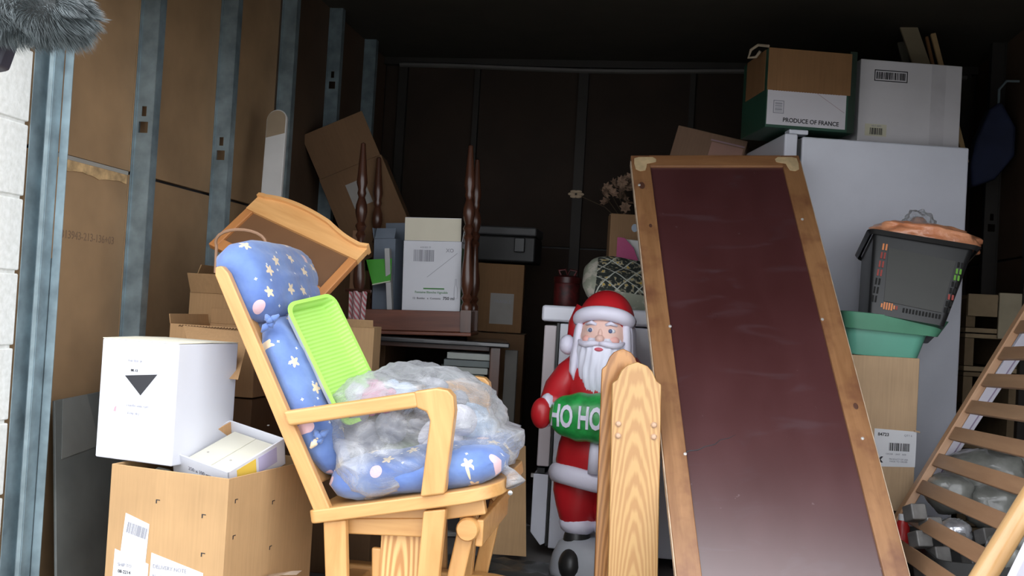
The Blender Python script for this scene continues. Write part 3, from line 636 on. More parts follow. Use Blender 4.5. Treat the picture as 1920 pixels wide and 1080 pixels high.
# ================================================================ table stack at the back left
TD = 4.25
a = U(668, 646, TD); b = U(925, 634, TD+.02); zt_ = .832
a.z = b.z = zt_; Ftab = frame(a, b-a)
TW = (b-a).length+.02
DK = wood('dark_stained', (.035, .012, .008), (.10, .035, .018), gscale=(3, 25, 25), coat=.12, rough=.3); DKV = wood('dark_stained_upright', (.035, .012, .008), (.11, .04, .02), gscale=(25, 25, 3), coat=.12, rough=.28)
MAH = wood('mahogany', (.085, .022, .010), (.19, .055, .025), gscale=(3, 25, 25), coat=.1, rough=.45)
tb = thing('side_table', 'dark square table carrying the upturned end table, behind the bag of toys', 'table', Ftab @ Matrix.Translation((0, 0, -zt_)))
TDp = .54
MB().box(-.03, TW+.05, -.02, TDp, zt_-.022, zt_).build('tabletop', M('black_gloss_top', (.03, .03, .032), .25, coat=.5), tb, bevel=.006)
MB().box(.05, TW-.03, .10, TDp-.04, zt_-.045, zt_-.0225).build('apron', DK, tb, bevel=.003)
for x, y in ((.01, .01), (TW-.03, .01), (.01, TDp-.06), (TW-.03, TDp-.06)): MB().box(x, x+.045, y, y+.045, 0, zt_-.022).build('leg', DKV, tb, bevel=.004)
MB().box(.03, TW-.01, .03, TDp-.05, .36, .38).build('shelf', DK, tb, bevel=.003)
# upturned end table: apron low, four turned legs up
E0 = Ftab @ Matrix.Translation((-.025, .04, .002)) @ Matrix.Rotation(rad(-4), 4, 'Z') @ Matrix.Rotation(rad(-1.8), 4, 'Y')
et = thing('end_table', 'small turned-leg mahogany table lying upside down on the dark table', 'table', E0)
EW, ED = .50, .44
MB().box(-.005, EW+.005, -.005, ED+.01, .0, .016).build('tabletop', MAH, et, bevel=.004)
MB().box(.03, EW-.03, .010, .028, .017, .105).build('apron', MAH, et, bevel=.003)
MB().box(.03, EW-.03, ED-.028, ED-.010, .017, .105).build('apron', MAH, et, bevel=.003)
MB().box(.010, .028, .03, ED-.03, .017, .105).build('apron', MAH, et, bevel=.003)
MB().box(EW-.028, EW-.010, .03, ED-.03, .017, .105).build('apron', MAH, et, bevel=.003)
turn = [(.022, .11), (.024, .125), (.015, .14), (.024, .155), (.016, .17), (.026, .20), (.027, .23), (.018, .31), (.014, .37), (.022, .385), (.014, .40), (.024, .42), (.015, .435), (.022, .455), (.026, .475), (.024, .50), (.014, .53), (.020, .545), (.016, .56), (.024, .585), (.020, .62), (.013, .70), (.010, .735), (.001, .74)]
hs = {0: .93, 1: .97, 2: .86, 3: .95}
for k, (x, y) in enumerate(((.02, .02), (EW-.02, .02), (.02, ED-.02), (EW-.02, ED-.02))):
    MB().box(x-.022, x+.022, y-.022, y+.022, .017, .11).lathe([(r, .11+(z-.11)*1.12) for r, z in turn], 16, (x, y, 0)).build('leg', DKV, et, smooth=True)
# wine carton standing inside the upturned table
q0 = E0 @ Vector((.200, .055, .078)); q1 = E0 @ Vector((.200+.250, .055, .078))
bk0 = thing('wooden_tray', 'dark wooden tray under the white wine carton, inside the upturned table', 'tray', E0 @ Matrix.Translation((.15, .06, .018)))
MB().box(0, .29, 0, .21, 0, .010).box(0, .29, 0, .010, .010, .057).box(0, .29, .2, .21, .010, .057).box(0, .01, .01, .2, .010, .057).box(.28, .29, .01, .2, .010, .057).build('tray_body', DK, bk0)
wc, w = carton('wine_carton', 'white wine carton with green print and cream flap, standing in the upturned table', 'carton', q0, q1, .20, .325, WHITE, flaps={'f': (0, .10), 'r': (8, .06)}, up=(-.05, 0, 1))
MB().box(.004, w-.004, -.0045, -.0034, .326, .423).build('flap_lining', M('cream_card', (.66, .62, .50), .7, var=.04), wc)
GRN = M('green_print', (.05, .22, .05), .5, var=.05)
MB().box(w*.36, w*.72, -.0012, -.0003, .118, .124).build('green_bar', GRN, wc)
text('Fontaine Blanche Vignoble', .014, GRN, wc, upright(w*.5, -.0012, .105), xs=.95)
text('12  Bottles   x  Contents', .012, INK, wc, upright(w*.42, -.0012, .079)); text('750 ml', .018, INK, wc, upright(w*.80, -.0012, .080), bold=.0004)
barcode(wc, upright(w*.35, -.001, .262), .085, .05, GREYINK, 26, 5); text('4 01325 77', .010, GREYINK, wc, upright(w*.38, -.001, .297)); text('XO', .022, GREYINK, wc, upright(w*.80, -.001, .285), bold=.0003)
MB().tube([(w*.42, -.001, .17), (w*.93, -.001, .275)], .0008, 5).build('printed_line', GREYINK, wc)
MB().tube([(w*.89, -.001, .08), (w*.89, -.001, .125), (w*.905, -.001, .14), (w*.905, -.001, .165), (w*.925, -.001, .165), (w*.925, -.001, .14), (w*.945, -.001, .125), (w*.945, -.001, .08), (w*.89, -.001, .08)], .0007, 5).build('bottle_outline', GREYINK, wc)
MB().box(w+.0003, w+.0009, .02, .18, .01, .30).build('green_side', M('deep_green_print', (.04, .15, .05), .5), wc)
# grey-blue folded cards and the green carton to its left, inside the upturned table
GB = M('grey_blue_card', (.20, .24, .30), .7, var=.1)
c0_ = E0 @ Vector((.045, .20, .018)); c1_ = E0 @ Vector((.145, .17, .018))
g1, w = carton('grey_carton', 'tall grey-blue carton between the upturned table legs, left of the wine carton', 'carton', c0_, c1_, .11, .40, GB, flaps={'f': (-20, .05), 'b': (-4, .08), 'l': (12, .05)})
gt = thing('green_folder', 'bright green folded card lying against the grey-blue carton', 'folder', frame(E0 @ Vector((.03, .10, .26)), (1, 0, .06), (.25, .2, 1)))
GC = M('bright_green_card', (.06, .34, .03), .5, var=.05)
MB().prism([(.0, .06), (.035, -.05), (.115, -.035), (.115, .065)], 0, .004, 'y').build('front_leaf', GC, gt); MB().prism([(.034, -.054), (.035, -.049), (.115, -.034), (.115, -.039)], -.001, .006, 'y').build('fold', M('pale_edge', (.55, .6, .45), .6), gt)
gt2 = thing('grey_card', 'narrow pale grey card upright beside the white wine carton', 'card', E0 @ Matrix.Translation((.136, .085, .03)) @ Matrix.Rotation(rad(-4), 4, 'Y'))
MB().box(0, .022, 0, .06, 0, .34).build('card', M('pale_grey_card', (.42, .42, .42), .7), gt2, bevel=.002)
dk = thing('folded_cloth', 'dark cloth heaped in the upturned table below the green card', 'cloth', E0 @ Matrix.Translation((.11, .22, .10)))
dk.location = (E0 @ Vector((.10, .12, .06)))
MB().ell((0, 0, 0), .06, .05, .04, 20, 14, lambda d: 1+.2*noise.noise(d*3)).build('cloth', DARK, dk, smooth=True, ang=180)
# books on the shelf top edge
for k in range(4):
    t = thing('hardback_book', ['grey-green book at the bottom of the pile below the dark table', 'pale striped book second from the bottom below the dark table', 'grey book third up below the dark table', 'pale grey book topmost in the pile below the dark table'][k], 'book', Ftab @ Matrix.Translation((.345+.012*k, .03+.008*k, -zt_+.660+k*.030)) @ Matrix.Rotation(rad(4-3*k), 4, 'Z'), 'books piled below the dark table')
    c_ = [M('book_green', (.14, .19, .17), .6), M('book_pale', (.40, .43, .40), .6), M('book_grey', (.16, .19, .19), .6), M('book_pale', (.4, .4, .4))][k]
    MB().box(0, .20, 0, .004, 0, .028).box(0, .20, 0, .15, 0, .003).box(0, .20, 0, .15, .025, .028).build('cover', c_, t, bevel=.001)
    MB().box(.004, .196, .004, .145, .0032, .0248).build('pages', PAPER, t)
t, w = carton('storage_box', 'dark storage box under the pile of books on the table shelf', 'box', Ftab @ Vector((.30, .03, -zt_+.382)), Ftab @ Vector((.55, .03, -zt_+.382)), .26, .274, M('dark_green_box', (.03, .04, .035), .5), open_=False, seam=False)
# tall tilted carton at the back left
p0 = U(675, 492, 4.75); p1 = U(810, 436, 4.75)
tc_, w = carton('cardboard_box', 'tall brown carton tilted to the left at the back, with a pale label', 'box', p0+(p1-p0)*-.08, p0+(p1-p0)*.78, .22, .43, KRAFTD, flaps={'f': (4, .22)}, up=Vector(U(617, 285, 4.75))-Vector(U(675, 492, 4.75)))
MB().box(w*.33, w*.62, -.0012, -.0003, .24, .36).build('label', M('dim_label', (.28, .26, .24), .6), tc_)
lowz = min((tc_.matrix_world @ Vector(v)).z for v in ((0, 0, 0), (w, 0, 0)))
sx0 = U(600, 600, 4.75).x
sc_, w = carton('cardboard_box', 'big closed carton in the back left corner, under the tilted carton', 'box', (-1.67, 4.68, 0), (-1.37, 4.70, 0), .5, lowz-.02, KRAFTD, open_=False)
wd = thing('wood_offcut', 'rough wooden stake standing at the left behind the headboard', 'stake', Matrix.Translation((-1.42, 4.25, 0)))
MB().box(0, .03, 0, .03, 0, 1.28).build('stake', M('rough_wood', (.28, .15, .08), .8), wd, bevel=.003)
# --- cartons right of the table
a_ = U(903, 606, 4.95); b_2 = U(978, 600, 4.95)
bt, w = carton('cardboard_box', 'brown carton with a white label, right of the upturned table', 'box', (a_.x-.05, a_.y, .86), (b_2.x, b_2.y, .86), .30, .335, card('mid_brown', (.22, .12, .055)), open_=False)
MB().box(w*.35, w*.82, -.0012, -.0003, .04, .19).build('label', M('dim_label', (.28, .26, .24), .6), bt)
text('FRAGILE', .022, GREYINK, bt, upright(w*.6, -.0015, .15))
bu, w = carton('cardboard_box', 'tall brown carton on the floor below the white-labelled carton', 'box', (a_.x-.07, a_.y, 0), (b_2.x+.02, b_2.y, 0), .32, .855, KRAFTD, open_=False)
cs_ = thing('instrument_case', 'dark grey case with a pale rim on top of the labelled brown carton', 'case', Matrix.Translation((a_.x-.05, a_.y+.02, 1.205)))
MB().box(0, .29, 0, .24, 0, .13).build('body', M('case_dark', (.012, .012, .012), .5), cs_, bevel=.012); MB().box(-.003, .293, -.004, .244, .13, .175).build('lid', M('case_grey', (.05, .05, .052), .5), cs_, bevel=.01)
MB().box(.19, .24, -.03, -.003, .05, .12).build('handle', BLACK, cs_, bevel=.004)
lf = thing('grey_board', 'narrow dark grey board standing right of the books, by the gap', 'board', Matrix.Translation(Vector((U(948, 640, 4.35).x, U(948, 640, 4.35).y, 0))))
MB().box(0, .055, 0, .02, 0, .80).build('board', M('board_grey', (.10, .095, .085), .7), lf, bevel=.003)
# cardboard offcut leaning below the seat, and scrap on the floor
t = thing('cardboard_offcut', 'tan cardboard offcut standing on the floor behind the glider seat front', 'cardboard', frame(Vector((U(925, 1010, 3.9).x, U(925, 1010, 3.9).y, .03)), (1, .1, 0), (.05, .25, 1)))
MB().prism([(0, 0), (.13, -.0), (.10, .42), (.03, .45)], 0, .005, 'y').build('sheet', KRAFTL, t)
for k, (px, py, lb_) in enumerate(((905, 1010, 'crumpled grey paper scrap on the floor behind the chair, nearest the tan offcut'), (945, 1000, 'crumpled grey paper scrap on the dark floor, right of the tan cardboard offcut'), (975, 985, 'crumpled grey paper scrap on the dark floor beside the stove front'), (835, 1000, 'crumpled grey paper scrap on the floor behind the glider oak plank'))):
    t = thing('crumpled_paper', lb_, 'paper', Matrix.Translation(UZ(px, py, .012)), 'paper scraps on the floor behind the chair')
    MB().ell((0, 0, 0), .035+.006*k, .03, .014, 10, 7, lambda d: 1+.4*noise.noise(d*3+Vector((k, 0, 0)))).build('wad', M('scrap_grey', (.25, .25, .24), .9, var=.3), t, smooth=False)
t = thing('plastic_sheet', 'dark crumpled plastic sheet on the floor under the glider chair', 'sheet', Matrix.Translation((-.75, 3.55, .0)))
mb = MB(); N = 26; vs = []
for i in range(N+1):
    for j_ in range(N+1):
        u, v = i/N-.5, j_/N-.5; vs.append((u*.8, v*.55, .015+.045*abs(noise.noise(Vector((u*5, v*6, 2))))+.02*abs(noise.noise(Vector((u*14, v*14, 5))))))
mb.add(vs, [(i*(N+1)+j_, (i+1)*(N+1)+j_, (i+1)*(N+1)+j_+1, i*(N+1)+j_+1) for i in range(N) for j_ in range(N)]).build('sheet', M('dark_polythene', (.05, .052, .05), .3, var=.3), t, smooth=True, ang=180)
# ================================================================ stove, things on it, christmas figure
sT = U(1050, 612, 4.02); SX = sT.x; SY = sT.y
st = thing('kitchen_stove', 'white kitchen stove turned sideways, oven door facing left, behind the christmas figure', 'stove', frame((SX, SY, 0), (1, .02, 0)))
MB().box(0, .56, 0, .60, .04, .93).build('body', APPL, st, bevel=.006)
MB().box(-.075, .57, -.012, .61, .935, 1.0).build('cooktop', APPL, st, bevel=.012)
MB().box(-.062, -.012, -.002, .60, .36, .92).build('oven_door', M('pinkish_enamel', (.62, .56, .58), .35, var=.03), st, bevel=.006)
MB().box(-.058, -.028, -.004, .60, .335, .355).build('door_gap', BLACK, st)
dr_ = MB().prism([(-.072, .10), (-.03, .05), (-.012, .06), (-.012, .33), (-.072, .33)], -.002, .60, 'y').build('drawer', APPL, st, bevel=.003)
MB().box(-.011, -.002, -.001, .60, .05, .93).build('gasket', BLACK, st)
MB().box(-.082, -.064, .0, .02, .315, .33).build('hinge', M('bolt_steel', (.5, .5, .5), .3, 1), st)
for x in (.04, .50):
    for y in (.04, .55): MB().lathe([(.018, 0), (.018, .04)], 10, (x, y, 0)).build('foot', BLACK, st)

# --- christmas figure: moulded plastic, fur trim, green muff
RED = M('red_plastic', (.46, .012, .018), .38, var=.12, coat=.2); FUR = M('white_plastic', (.70, .68, .80), .5, var=.05, bs=.25, bscale=120); BRD = M('beard_white', (.74, .75, .86), .5, var=.05)
SKN = M('skin_plastic', (.72, .47, .40), .5, var=.05); GRM = M('green_muff', (.02, .30, .06), .35, var=.3, vs=30, bs=1.0, bscale=28, coat=.2); BKP = M('boot_black', (.02, .02, .02), .4)
fc = U(1118, 1076, 3.62); FXo = Vector((fc.x-.016, fc.y+.03, 0))
sa = thing('christmas_figure', 'bearded plastic christmas figure in red hat and coat, hands in a green HO HO muff', 'figurine', Matrix.Translation(FXo) @ Matrix.Rotation(rad(-6), 4, 'Z'))
SS = 1.0
def sp_part(name, m, mb, parent=sa, **k): return mb.build(name, m, parent, smooth=True, ang=180, **k)
n3 = noise.noise
sp_part('base', M('base_white', (.42, .44, .48), .5), MB().lathe([(.125, 0), (.155, .02), (.16, .05), (.15, .10), (.13, .145), (.10, .165), (.001, .17)], 28, (0, .0, 0), 1.0, .80))
for q in (-1, 1):
    sp_part('boot', BKP, MB().ell((q*.062, -.055, .085), .052, .085, .072, 20, 14, lambda d: 1-.15*max(d.z, 0)*(d.y < 0)).ell((q*.062, -.01, .15), .050, .055, .075, 18, 12))
    sp_part('boot_cuff', FUR, MB().ell((q*.062, .0, .215), .070, .075, .045, 24, 12, lambda d: 1+.06*n3(d*6)))
    sp_part('trouser_leg', RED, MB().lathe([(.055, .20), (.072, .235), (.083, .28), (.090, .33), (.092, .38), (.085, .43)], 24, (q*.066, 0, 0), 1, .95, lambda a, z: 1+.05*math.sin(a*3+z*30)))
sp_part('coat', RED, MB().lathe([(.150, .395), (.158, .44), (.150, .50), (.135, .55), (.130, .60), (.135, .65), (.140, .70), (.135, .76), (.11, .81), (.07, .84), (.001, .85)], 36, (0, 0, 0), 1.0, .82, lambda a, z: 1+.012*math.sin(a*7+z*14)))
sp_part('coat_trim', FUR, MB(Matrix.Translation((0, 0, .390))).add(*(lambda n, m: ([((.152+.028*math.cos(2*math.pi*j/m))*math.cos(2*math.pi*i/n)*(1+.03*n3(Vector((i*.7, j*.9, 0)))), (.152+.028*math.cos(2*math.pi*j/m))*math.sin(2*math.pi*i/n)*.84, .036*math.sin(2*math.pi*j/m)+.01*math.sin(4*math.pi*i/n)) for i in range(n) for j in range(m)], [(i*m+j, ((i+1) % n)*m+j, ((i+1) % n)*m+(j+1) % m, i*m+(j+1) % m) for i in range(n) for j in range(m)]))(40, 12)))
sp_part('coat_front_trim', FUR, MB().tube([(.012, -.136, .42), (.012, -.134, .48), (.010, -.122, .54)], [.026, .025, .022], 10))
sp_part('belt', BKP, MB().lathe([(.128, .505), (.139, .508), (.139, .55), (.128, .553)], 32, (0, 0, 0), 1, .84))
# arms into the muff
for q in (-1, 1):
    sp_part('sleeve', RED, MB().tube([(q*.085, .0, .80), (q*.122, -.02, .755), (q*.152, -.05, .70), (q*.160, -.085, .65), (q*.145, -.115, .625)], [.042, .050, .052, .050, .045], 16))
    sp_part('cuff', FUR, MB().ell((q*.172, -.120, .625), .034, .050, .060, 18, 12, lambda d: 1+.08*n3(d*6)))
sp_part('mitten', RED, MB().ell((-.186, -.150, .615), .038, .036, .055, 20, 14)); sp_part('mitten', RED, MB().ell((.186, -.150, .615), .038, .036, .055, 20, 14))
MC = Vector((-.0, -.150, .613)); ML, MR = .160, .086
def muff_r(x): return MR*math.sqrt(max(0, 1-(abs(x)/ML)**2.6))*.93+.006
mb = MB(); N, Q = 34, 36; vs = []
for i in range(N+1):
    x = -ML+2*ML*i/N; r = muff_r(x)
    vs += [(MC.x+x, MC.y+r*.75*math.cos(2*math.pi*k/Q), MC.z+r*math.sin(2*math.pi*k/Q)*(1+.03*math.sin(x*90))) for k in range(Q)]
mb.add(vs, [(i*Q+k, i*Q+(k+1) % Q, (i+1)*Q+(k+1) % Q, (i+1)*Q+k) for i in range(N) for k in range(Q)]+[tuple(range(Q-1, -1, -1)), tuple(range(N*Q, N*Q+Q))])
mf = sp_part('muff', GRM, mb)
def warp(q):
    x = q.x; z = q.y; r = muff_r(x); c = math.sqrt(max(.02, 1-(z/r)**2)) if r > abs(z) else .14
    return Vector((MC.x+x, MC.y-r*.75*c-.0035-q.z*3, MC.z+z))
tx = text('HO HO HO', .105, FUR, mf, None, ext=.0012, warp=warp, bold=.003, xs=.545)
tx.location.x = -.0
# head
HC = Vector((0, -.035, .895))
sp_part('head', SKN, MB().ell(tuple(HC), .088, .080, .105, 28, 20, lambda d: 1+(.05 if abs(d.x) > .35 and d.y < 0 and -.35 < d.z < .1 else 0)*(abs(d.x)-.35)))
sp_part('nose', SKN, MB().ell((0, -.118, .888), .017, .019, .015, 14, 10).ell((0, -.108, .905), .010, .012, .02, 10, 8))
for q in (-1, 1):
    sp_part('cheek', M('rosy_cheek', (.72, .38, .33), .5), MB().ell((q*.043, -.094, .883), .024, .016, .018, 14, 10))
    e = sp_part('eye', M('eye_white', (.7, .7, .74), .3), MB().ell((q*.036, -.100, .917), .0155, .010, .0095, 16, 10))
    sp_part('iris', M('iris_blue', (.08, .11, .22), .3), MB().ell((q*.036-.001, -.1085, .917), .0075, .004, .0075, 12, 8), parent=e)
    sp_part('eyebrow', FUR, MB().tube([(q*.016, -.106, .937), (q*.034, -.107, .944), (q*.056, -.094, .936)], [.005, .0075, .004], 8))
def strand(a, k): return math.sin(a*k)
bd = MB(); vs = []; N, Q = 26, 60
prof = [(.074, .890), (.084, .870), (.089, .84), (.088, .81), (.088, .78), (.085, .75), (.078, .72), (.066, .69), (.048, .665), (.024, .648), (.001, .642)]
bd.lathe(prof[::-1], 72, (0, -.052, 0), 1.0, .88, lambda a, z: 1+.05*math.sin(a*20+math.sin(z*35)*1.6)+.03*math.sin(a*8+z*34))
sp_part('beard', BRD, bd)
for q in (-1, 1):
    sp_part('moustache', FUR, MB().tube([(0, -.128, .872), (q*.022, -.132, .872), (q*.048, -.120, .866), (q*.070, -.098, .868), (q*.082, -.075, .878)], [.007, .011, .012, .010, .005], 12))
    hr_ = MB()
    for k in range(7):
        a0 = .2+k*.16; x = q*(.083+.006*(k % 2)); y = -.060+k*.017
        hr_.tube([(x*.95, y, .955), (x*1.02, y-.002, .91), (x*1.06, y-.004, .86), (x*1.12, y-.012, .81), (x*1.16, y-.020, .765), (x*1.10, y-.022, .735)], [.012, .017, .018, .017, .012, .003], 10)
    sp_part('hair', FUR, hr_)
sp_part('mouth', M('lip_red', (.60, .10, .14), .4), MB().ell((0, -.128, .851), .017, .008, .007, 12, 8))
# hat
sp_part('hat', RED, MB().ell((0, .0, .945), .103, .100, .118, 32, 22, lambda d: 1 if d.z > -.2 else 1+.0*d.z).tube([(-.080, .02, .99), (-.110, .015, .93), (-.120, .0, .87)], [.04, .034, .022], 14))
sp_part('pompom', FUR, MB().ell((-.132, -.03, .858), .030, .030, .036, 18, 12, lambda d: 1+.1*n3(d*7)))
ba = [(math.sin(rad(t_))*.090, -.105*math.cos(rad(t_*.8))+.0, .949+.030*math.cos(rad(t_))) for t_ in range(-88, 89, 11)]
sp_part('hat_brim', FUR, MB().tube(ba, [.026]*len(ba), 14))

# --- oak planks with rounded tops
OAK = wood('oak_cathedral', (.50, .26, .09), (.62, .37, .14), gscale=(90, 90, 4), rings=(7, 3, .8), rs=5.0, dist=4.0, coat=.3, rough=.3)
OAK2 = wood('oak_reddish', (.40, .17, .05), (.62, .30, .10), gscale=(90, 90, 4), rings=(7, 3, .8), rs=4, dist=3.5, coat=.3, rough=.3)
def plank(label, px0, px1, ptop, d, mt_, caps, pxb0, pxb1, th=.024, lean=.06):
    a = U(px0, ptop, d); b = U(px1, ptop, d); c = U((pxb0+pxb1)/2, 1078, d-lean)
    mid = (a+b)/2; up = mid-c; k = (mid.z)/up.z*1.0; foot = mid-up*(mid.z-.012)/up.z
    Ft = frameZ(foot, up, b-a); Lh = (mid-foot).length; w0 = (b-a).length/2; w1 = (pxb1-pxb0)/(px1-px0)*w0
    t = thing('oak_plank', label, 'plank', Ft)
    sh = .062
    kx = w0+(w1-w0)*1.0
    top = [(w0, -sh), (w0*.80, -sh+.012), (w0*.62, -.022), (w0*.42, -.006), (0, .006), (-w0*.42, -.006), (-w0*.62, -.022), (-w0*.80, -sh+.012), (-w0, -sh)]
    MB().prism([(-w0, 0), (w0, 0)]+[(x, Lh+z) for x, z in top], 0, th, 'y').build('board', mt_, t, bevel=.004)
    for (x, z) in caps:
        MB(Matrix.Translation((x*w0, -.000, Lh-z)) @ Matrix.Rotation(rad(90), 4, 'X')).lathe([(.001, -.002), (.0095, -.002), (.0095, .004), (.006, .008), (.001, .009)], 14).build('screw_cap', M('screw_cap', (.62, .40, .26), .35, coat=.3), t, smooth=True)
    return t
plank('front oak plank with a shaped top and four round screw caps, before the christmas figure', 1149, 1241, 682, 3.12, OAK, [(-.72, .185), (-.72, .221), (.72, .185), (.72, .221)], 1142, 1232)
plank('rear reddish oak plank with a shaped top, just behind the one with screw caps', 1130, 1206, 657, 3.22, OAK2, [], 1117, 1190)

# --- patterned cushion on the stove
pm, n_, b_ = nodes('trellis_print'); mp = mapping(n_, (1, 1, 1), (0, 0, rad(35))); 
sx_ = n_.nodes.new('ShaderNodeSeparateXYZ'); n_.links.new(mp.outputs[0], sx_.inputs[0])
def line(o_, pitch, wdt): return mth(n_, 'LESS_THAN', mth(n_, 'ABSOLUTE', mth(n_, 'SUBTRACT', mth(n_, 'FRACT', mth(n_, 'DIVIDE', o_, pitch)), .5)), wdt)
g_ = mth(n_, 'MAXIMUM', line(sx_.outputs[0], .062, .04), line(sx_.outputs[1], .062, .04))
nz = noi(n_, mp, 55, 3); rz = ramp(n_, [(.52, (.022, .028, .024)), (.62, (.45, .42, .30)), (.66, (.55, .35, .04))]); n_.links.new(nz.outputs[0], rz.inputs[0])
inn = mixc(n_, g_, rz.outputs[0], (.50, .52, .46))
tco = n_.nodes.new('ShaderNodeTexCoord'); s2_ = n_.nodes.new('ShaderNodeSeparateXYZ'); n_.links.new(tco.outputs['Object'], s2_.inputs[0])
bx_ = mth(n_, 'MULTIPLY', mth(n_, 'LESS_THAN', mth(n_, 'ABSOLUTE', s2_.outputs[0]), .20), mth(n_, 'LESS_THAN', mth(n_, 'ABSOLUTE', s2_.outputs[1]), .115))
bx_ = mth(n_, 'MULTIPLY', bx_, mth(n_, 'GREATER_THAN', s2_.outputs[2], 0))
mott = noi(n_, mp, 18, 3); rm_ = ramp(n_, [(.42, (.52, .49, .42)), (.52, (.30, .32, .25))]); n_.links.new(mott.outputs[0], rm_.inputs[0])
n_.links.new(mixc(n_, bx_, rm_.outputs[0], inn), b_.inputs['Base Color']); b_.inputs['Roughness'].default_value = .85
pc = U(1170, 556, 3.98); 
t = thing('patterned_cushion', 'cream cushion with a black trellis print, lying on the stove behind the red hat', 'cushion', frame((pc.x+.07, pc.y+.14, 1.095), (1, .15, -.12), (-.05, -.62, .78)))
MB().pillow(.50, .27, .125, 30, 22, 4, .45, lambda u, v, s_: .012*n3(Vector((u*2, v*2, s_)))).build('cover', pm, t, smooth=True, weld=True, ang=180)
cbk, w = carton('cardboard_box', 'brown carton with a round white sticker, standing on the stove behind the cushion', 'box', Vector((U(1140, 500, 4.5).x, U(1140, 500, 4.5).y, 1.002)), Vector((U(1240, 500, 4.5).x, U(1240, 500, 4.5).y, 1.002)), .12, .425, card('dim_kraft', (.32, .19, .10)), open_=False)
MB(Matrix.Translation((w*.46, -.0005, .365)) @ Matrix.Rotation(rad(90), 4, 'X')).lathe([(.001, 0), (.018, 0), (.018, .001), (.001, .001)], 18, (0, 0, 0), .8, 1).build('sticker', M('blue_white_sticker', (.42, .50, .60), .5), cbk)
mg = thing('paper_bag', 'magenta and white shopping bag in front of the stickered carton', 'bag', frame(Vector((U(1155, 500, 4.38).x, U(1155, 500, 4.38).y, 1.10)), (1, .05, 0)))
MB().hexa([(0, 0, -.10), (.17, 0, -.10), (.17, .07, -.10), (0, .07, -.10)], [(0, .02, .21), (.17, .02, .20), (.17, .05, .20), (0, .05, .21)]).build('bag', M('bag_white', (.62, .62, .60), .5), mg, bevel=.004)
MB().prism([(-.001, .03), (-.001, .212), (.03, .21), (.07, .17), (.10, .10), (.075, .075), (.03, .06)], -.012, .0165, 'y').build('magenta_print', M('magenta', (.40, .02, .14), .5), mg)
text('sale', .05, M('magenta', (.4, .02, .14)), mg, upright(.06, -.004, .02))
rt = thing('gift_tin', 'dark red gift tin with white flecks at the back edge of the stove', 'tin', Matrix.Translation(Vector((U(1062, 560, 4.5).x, U(1062, 560, 4.5).y, 1.0))))
MB().lathe([(.055, .002), (.058, .01), (.058, .10), (.055, .105)], 22).build('body', M('dark_red_tin', (.07, .006, .006), .5, var=.7, vs=40), rt, smooth=True); MB().lathe([(.060, .105), (.061, .13), (.04, .138), (.001, .138)], 22).build('lid', M('dark_red_lid', (.05, .005, .005), .35), rt, smooth=True)
MB().tube([(-.03, 0, .139), (-.04, 0, .16), (-.01, 0, .165), (0, 0, .14), (.01, 0, .165), (.04, 0, .16), (.03, 0, .139)], .006, 7).build('bow', M('dark_red_tin', (.2, .015, .015)), rt, smooth=True)
# dried flowers standing on a carton behind the stove
fb = U(1150, 420, 4.95); fz = 1.30
hc, w = carton('cardboard_box', 'tall carton behind the stove, carrying the dried flowers', 'box', (fb.x-.02, fb.y+.0, 0), (fb.x+.23, fb.y+.02, 0), .30, fz, KRAFTD, open_=False)
fl = thing('dried_flowers', 'bunch of dried pale flowers in a small pot, behind the stickered carton', 'flowers', Matrix.Translation((fb.x+.11, fb.y+.14, fz+.001)))
MB().lathe([(.035, 0), (.05, .06), (.052, .09), (.045, .09), (.04, .01), (.001, .008)], 16).build('pot', M('clay', (.25, .12, .07), .7), fl, smooth=True)
DF = M('dried_petal', (.34, .22, .15), .9, var=.35, vs=30); SF = M('dried_stem', (.10, .07, .04), .9)
rn = random.Random(11); heads = []
for k in range(80):
    an = rn.random()*6.28; rr_ = rn.random()**.6; hx = math.cos(an)*rr_*.20+.0; hy = math.sin(an)*rr_*.13; hz = .17+.16*math.sqrt(max(0, 1-rr_*rr_))+rn.random()*.06
    MB().tube([(hx*.05, hy*.05, .05), (hx*.5, hy*.5, hz*.6), (hx, hy, hz)], .0016, 4).build('stem', SF, fl) if k < 24 else None
    mb = MB(Matrix.Translation((hx, hy, hz)) @ Matrix.Rotation(rn.random()*6, 4, (rn.random(), rn.random(), 1)))
    for p in range(7):
        a = p*6.283/7; e = Vector((math.cos(a), math.sin(a), .4)).normalized(); sd = Vector((-math.sin(a), math.cos(a), 0))*.010
        mb.add([(0, 0, 0), tuple(e*.018-sd), tuple(e*.034), tuple(e*.018+sd), tuple(e*.017+Vector((0, 0, .004)))], [(0, 1, 4), (1, 2, 4), (2, 3, 4), (3, 0, 4)])
    mb.build('flower_head', DF, fl)
lf_ = thing('dried_sprig', 'single pale dried sprig reaching out left of the dried flowers', 'sprig', Matrix.Translation(fl.location+Vector((-.02, -.05, .0))))
tip = U(1080, 364, 4.95)-lf_.location
MB().tube([(0, 0, .09), (tip.x*.5, tip.y*.5, tip.z*.8), tuple(tip)], .002, 5).build('stem', SF, lf_)
for p in range(6):
    a = p*1.05; MB(Matrix.Translation(tip)).ell((math.cos(a)*.022, 0, math.sin(a)*.014), .018, .006, .008, 8, 6).build('petal', M('pale_petal', (.42, .32, .22), .8), lf_, smooth=True)
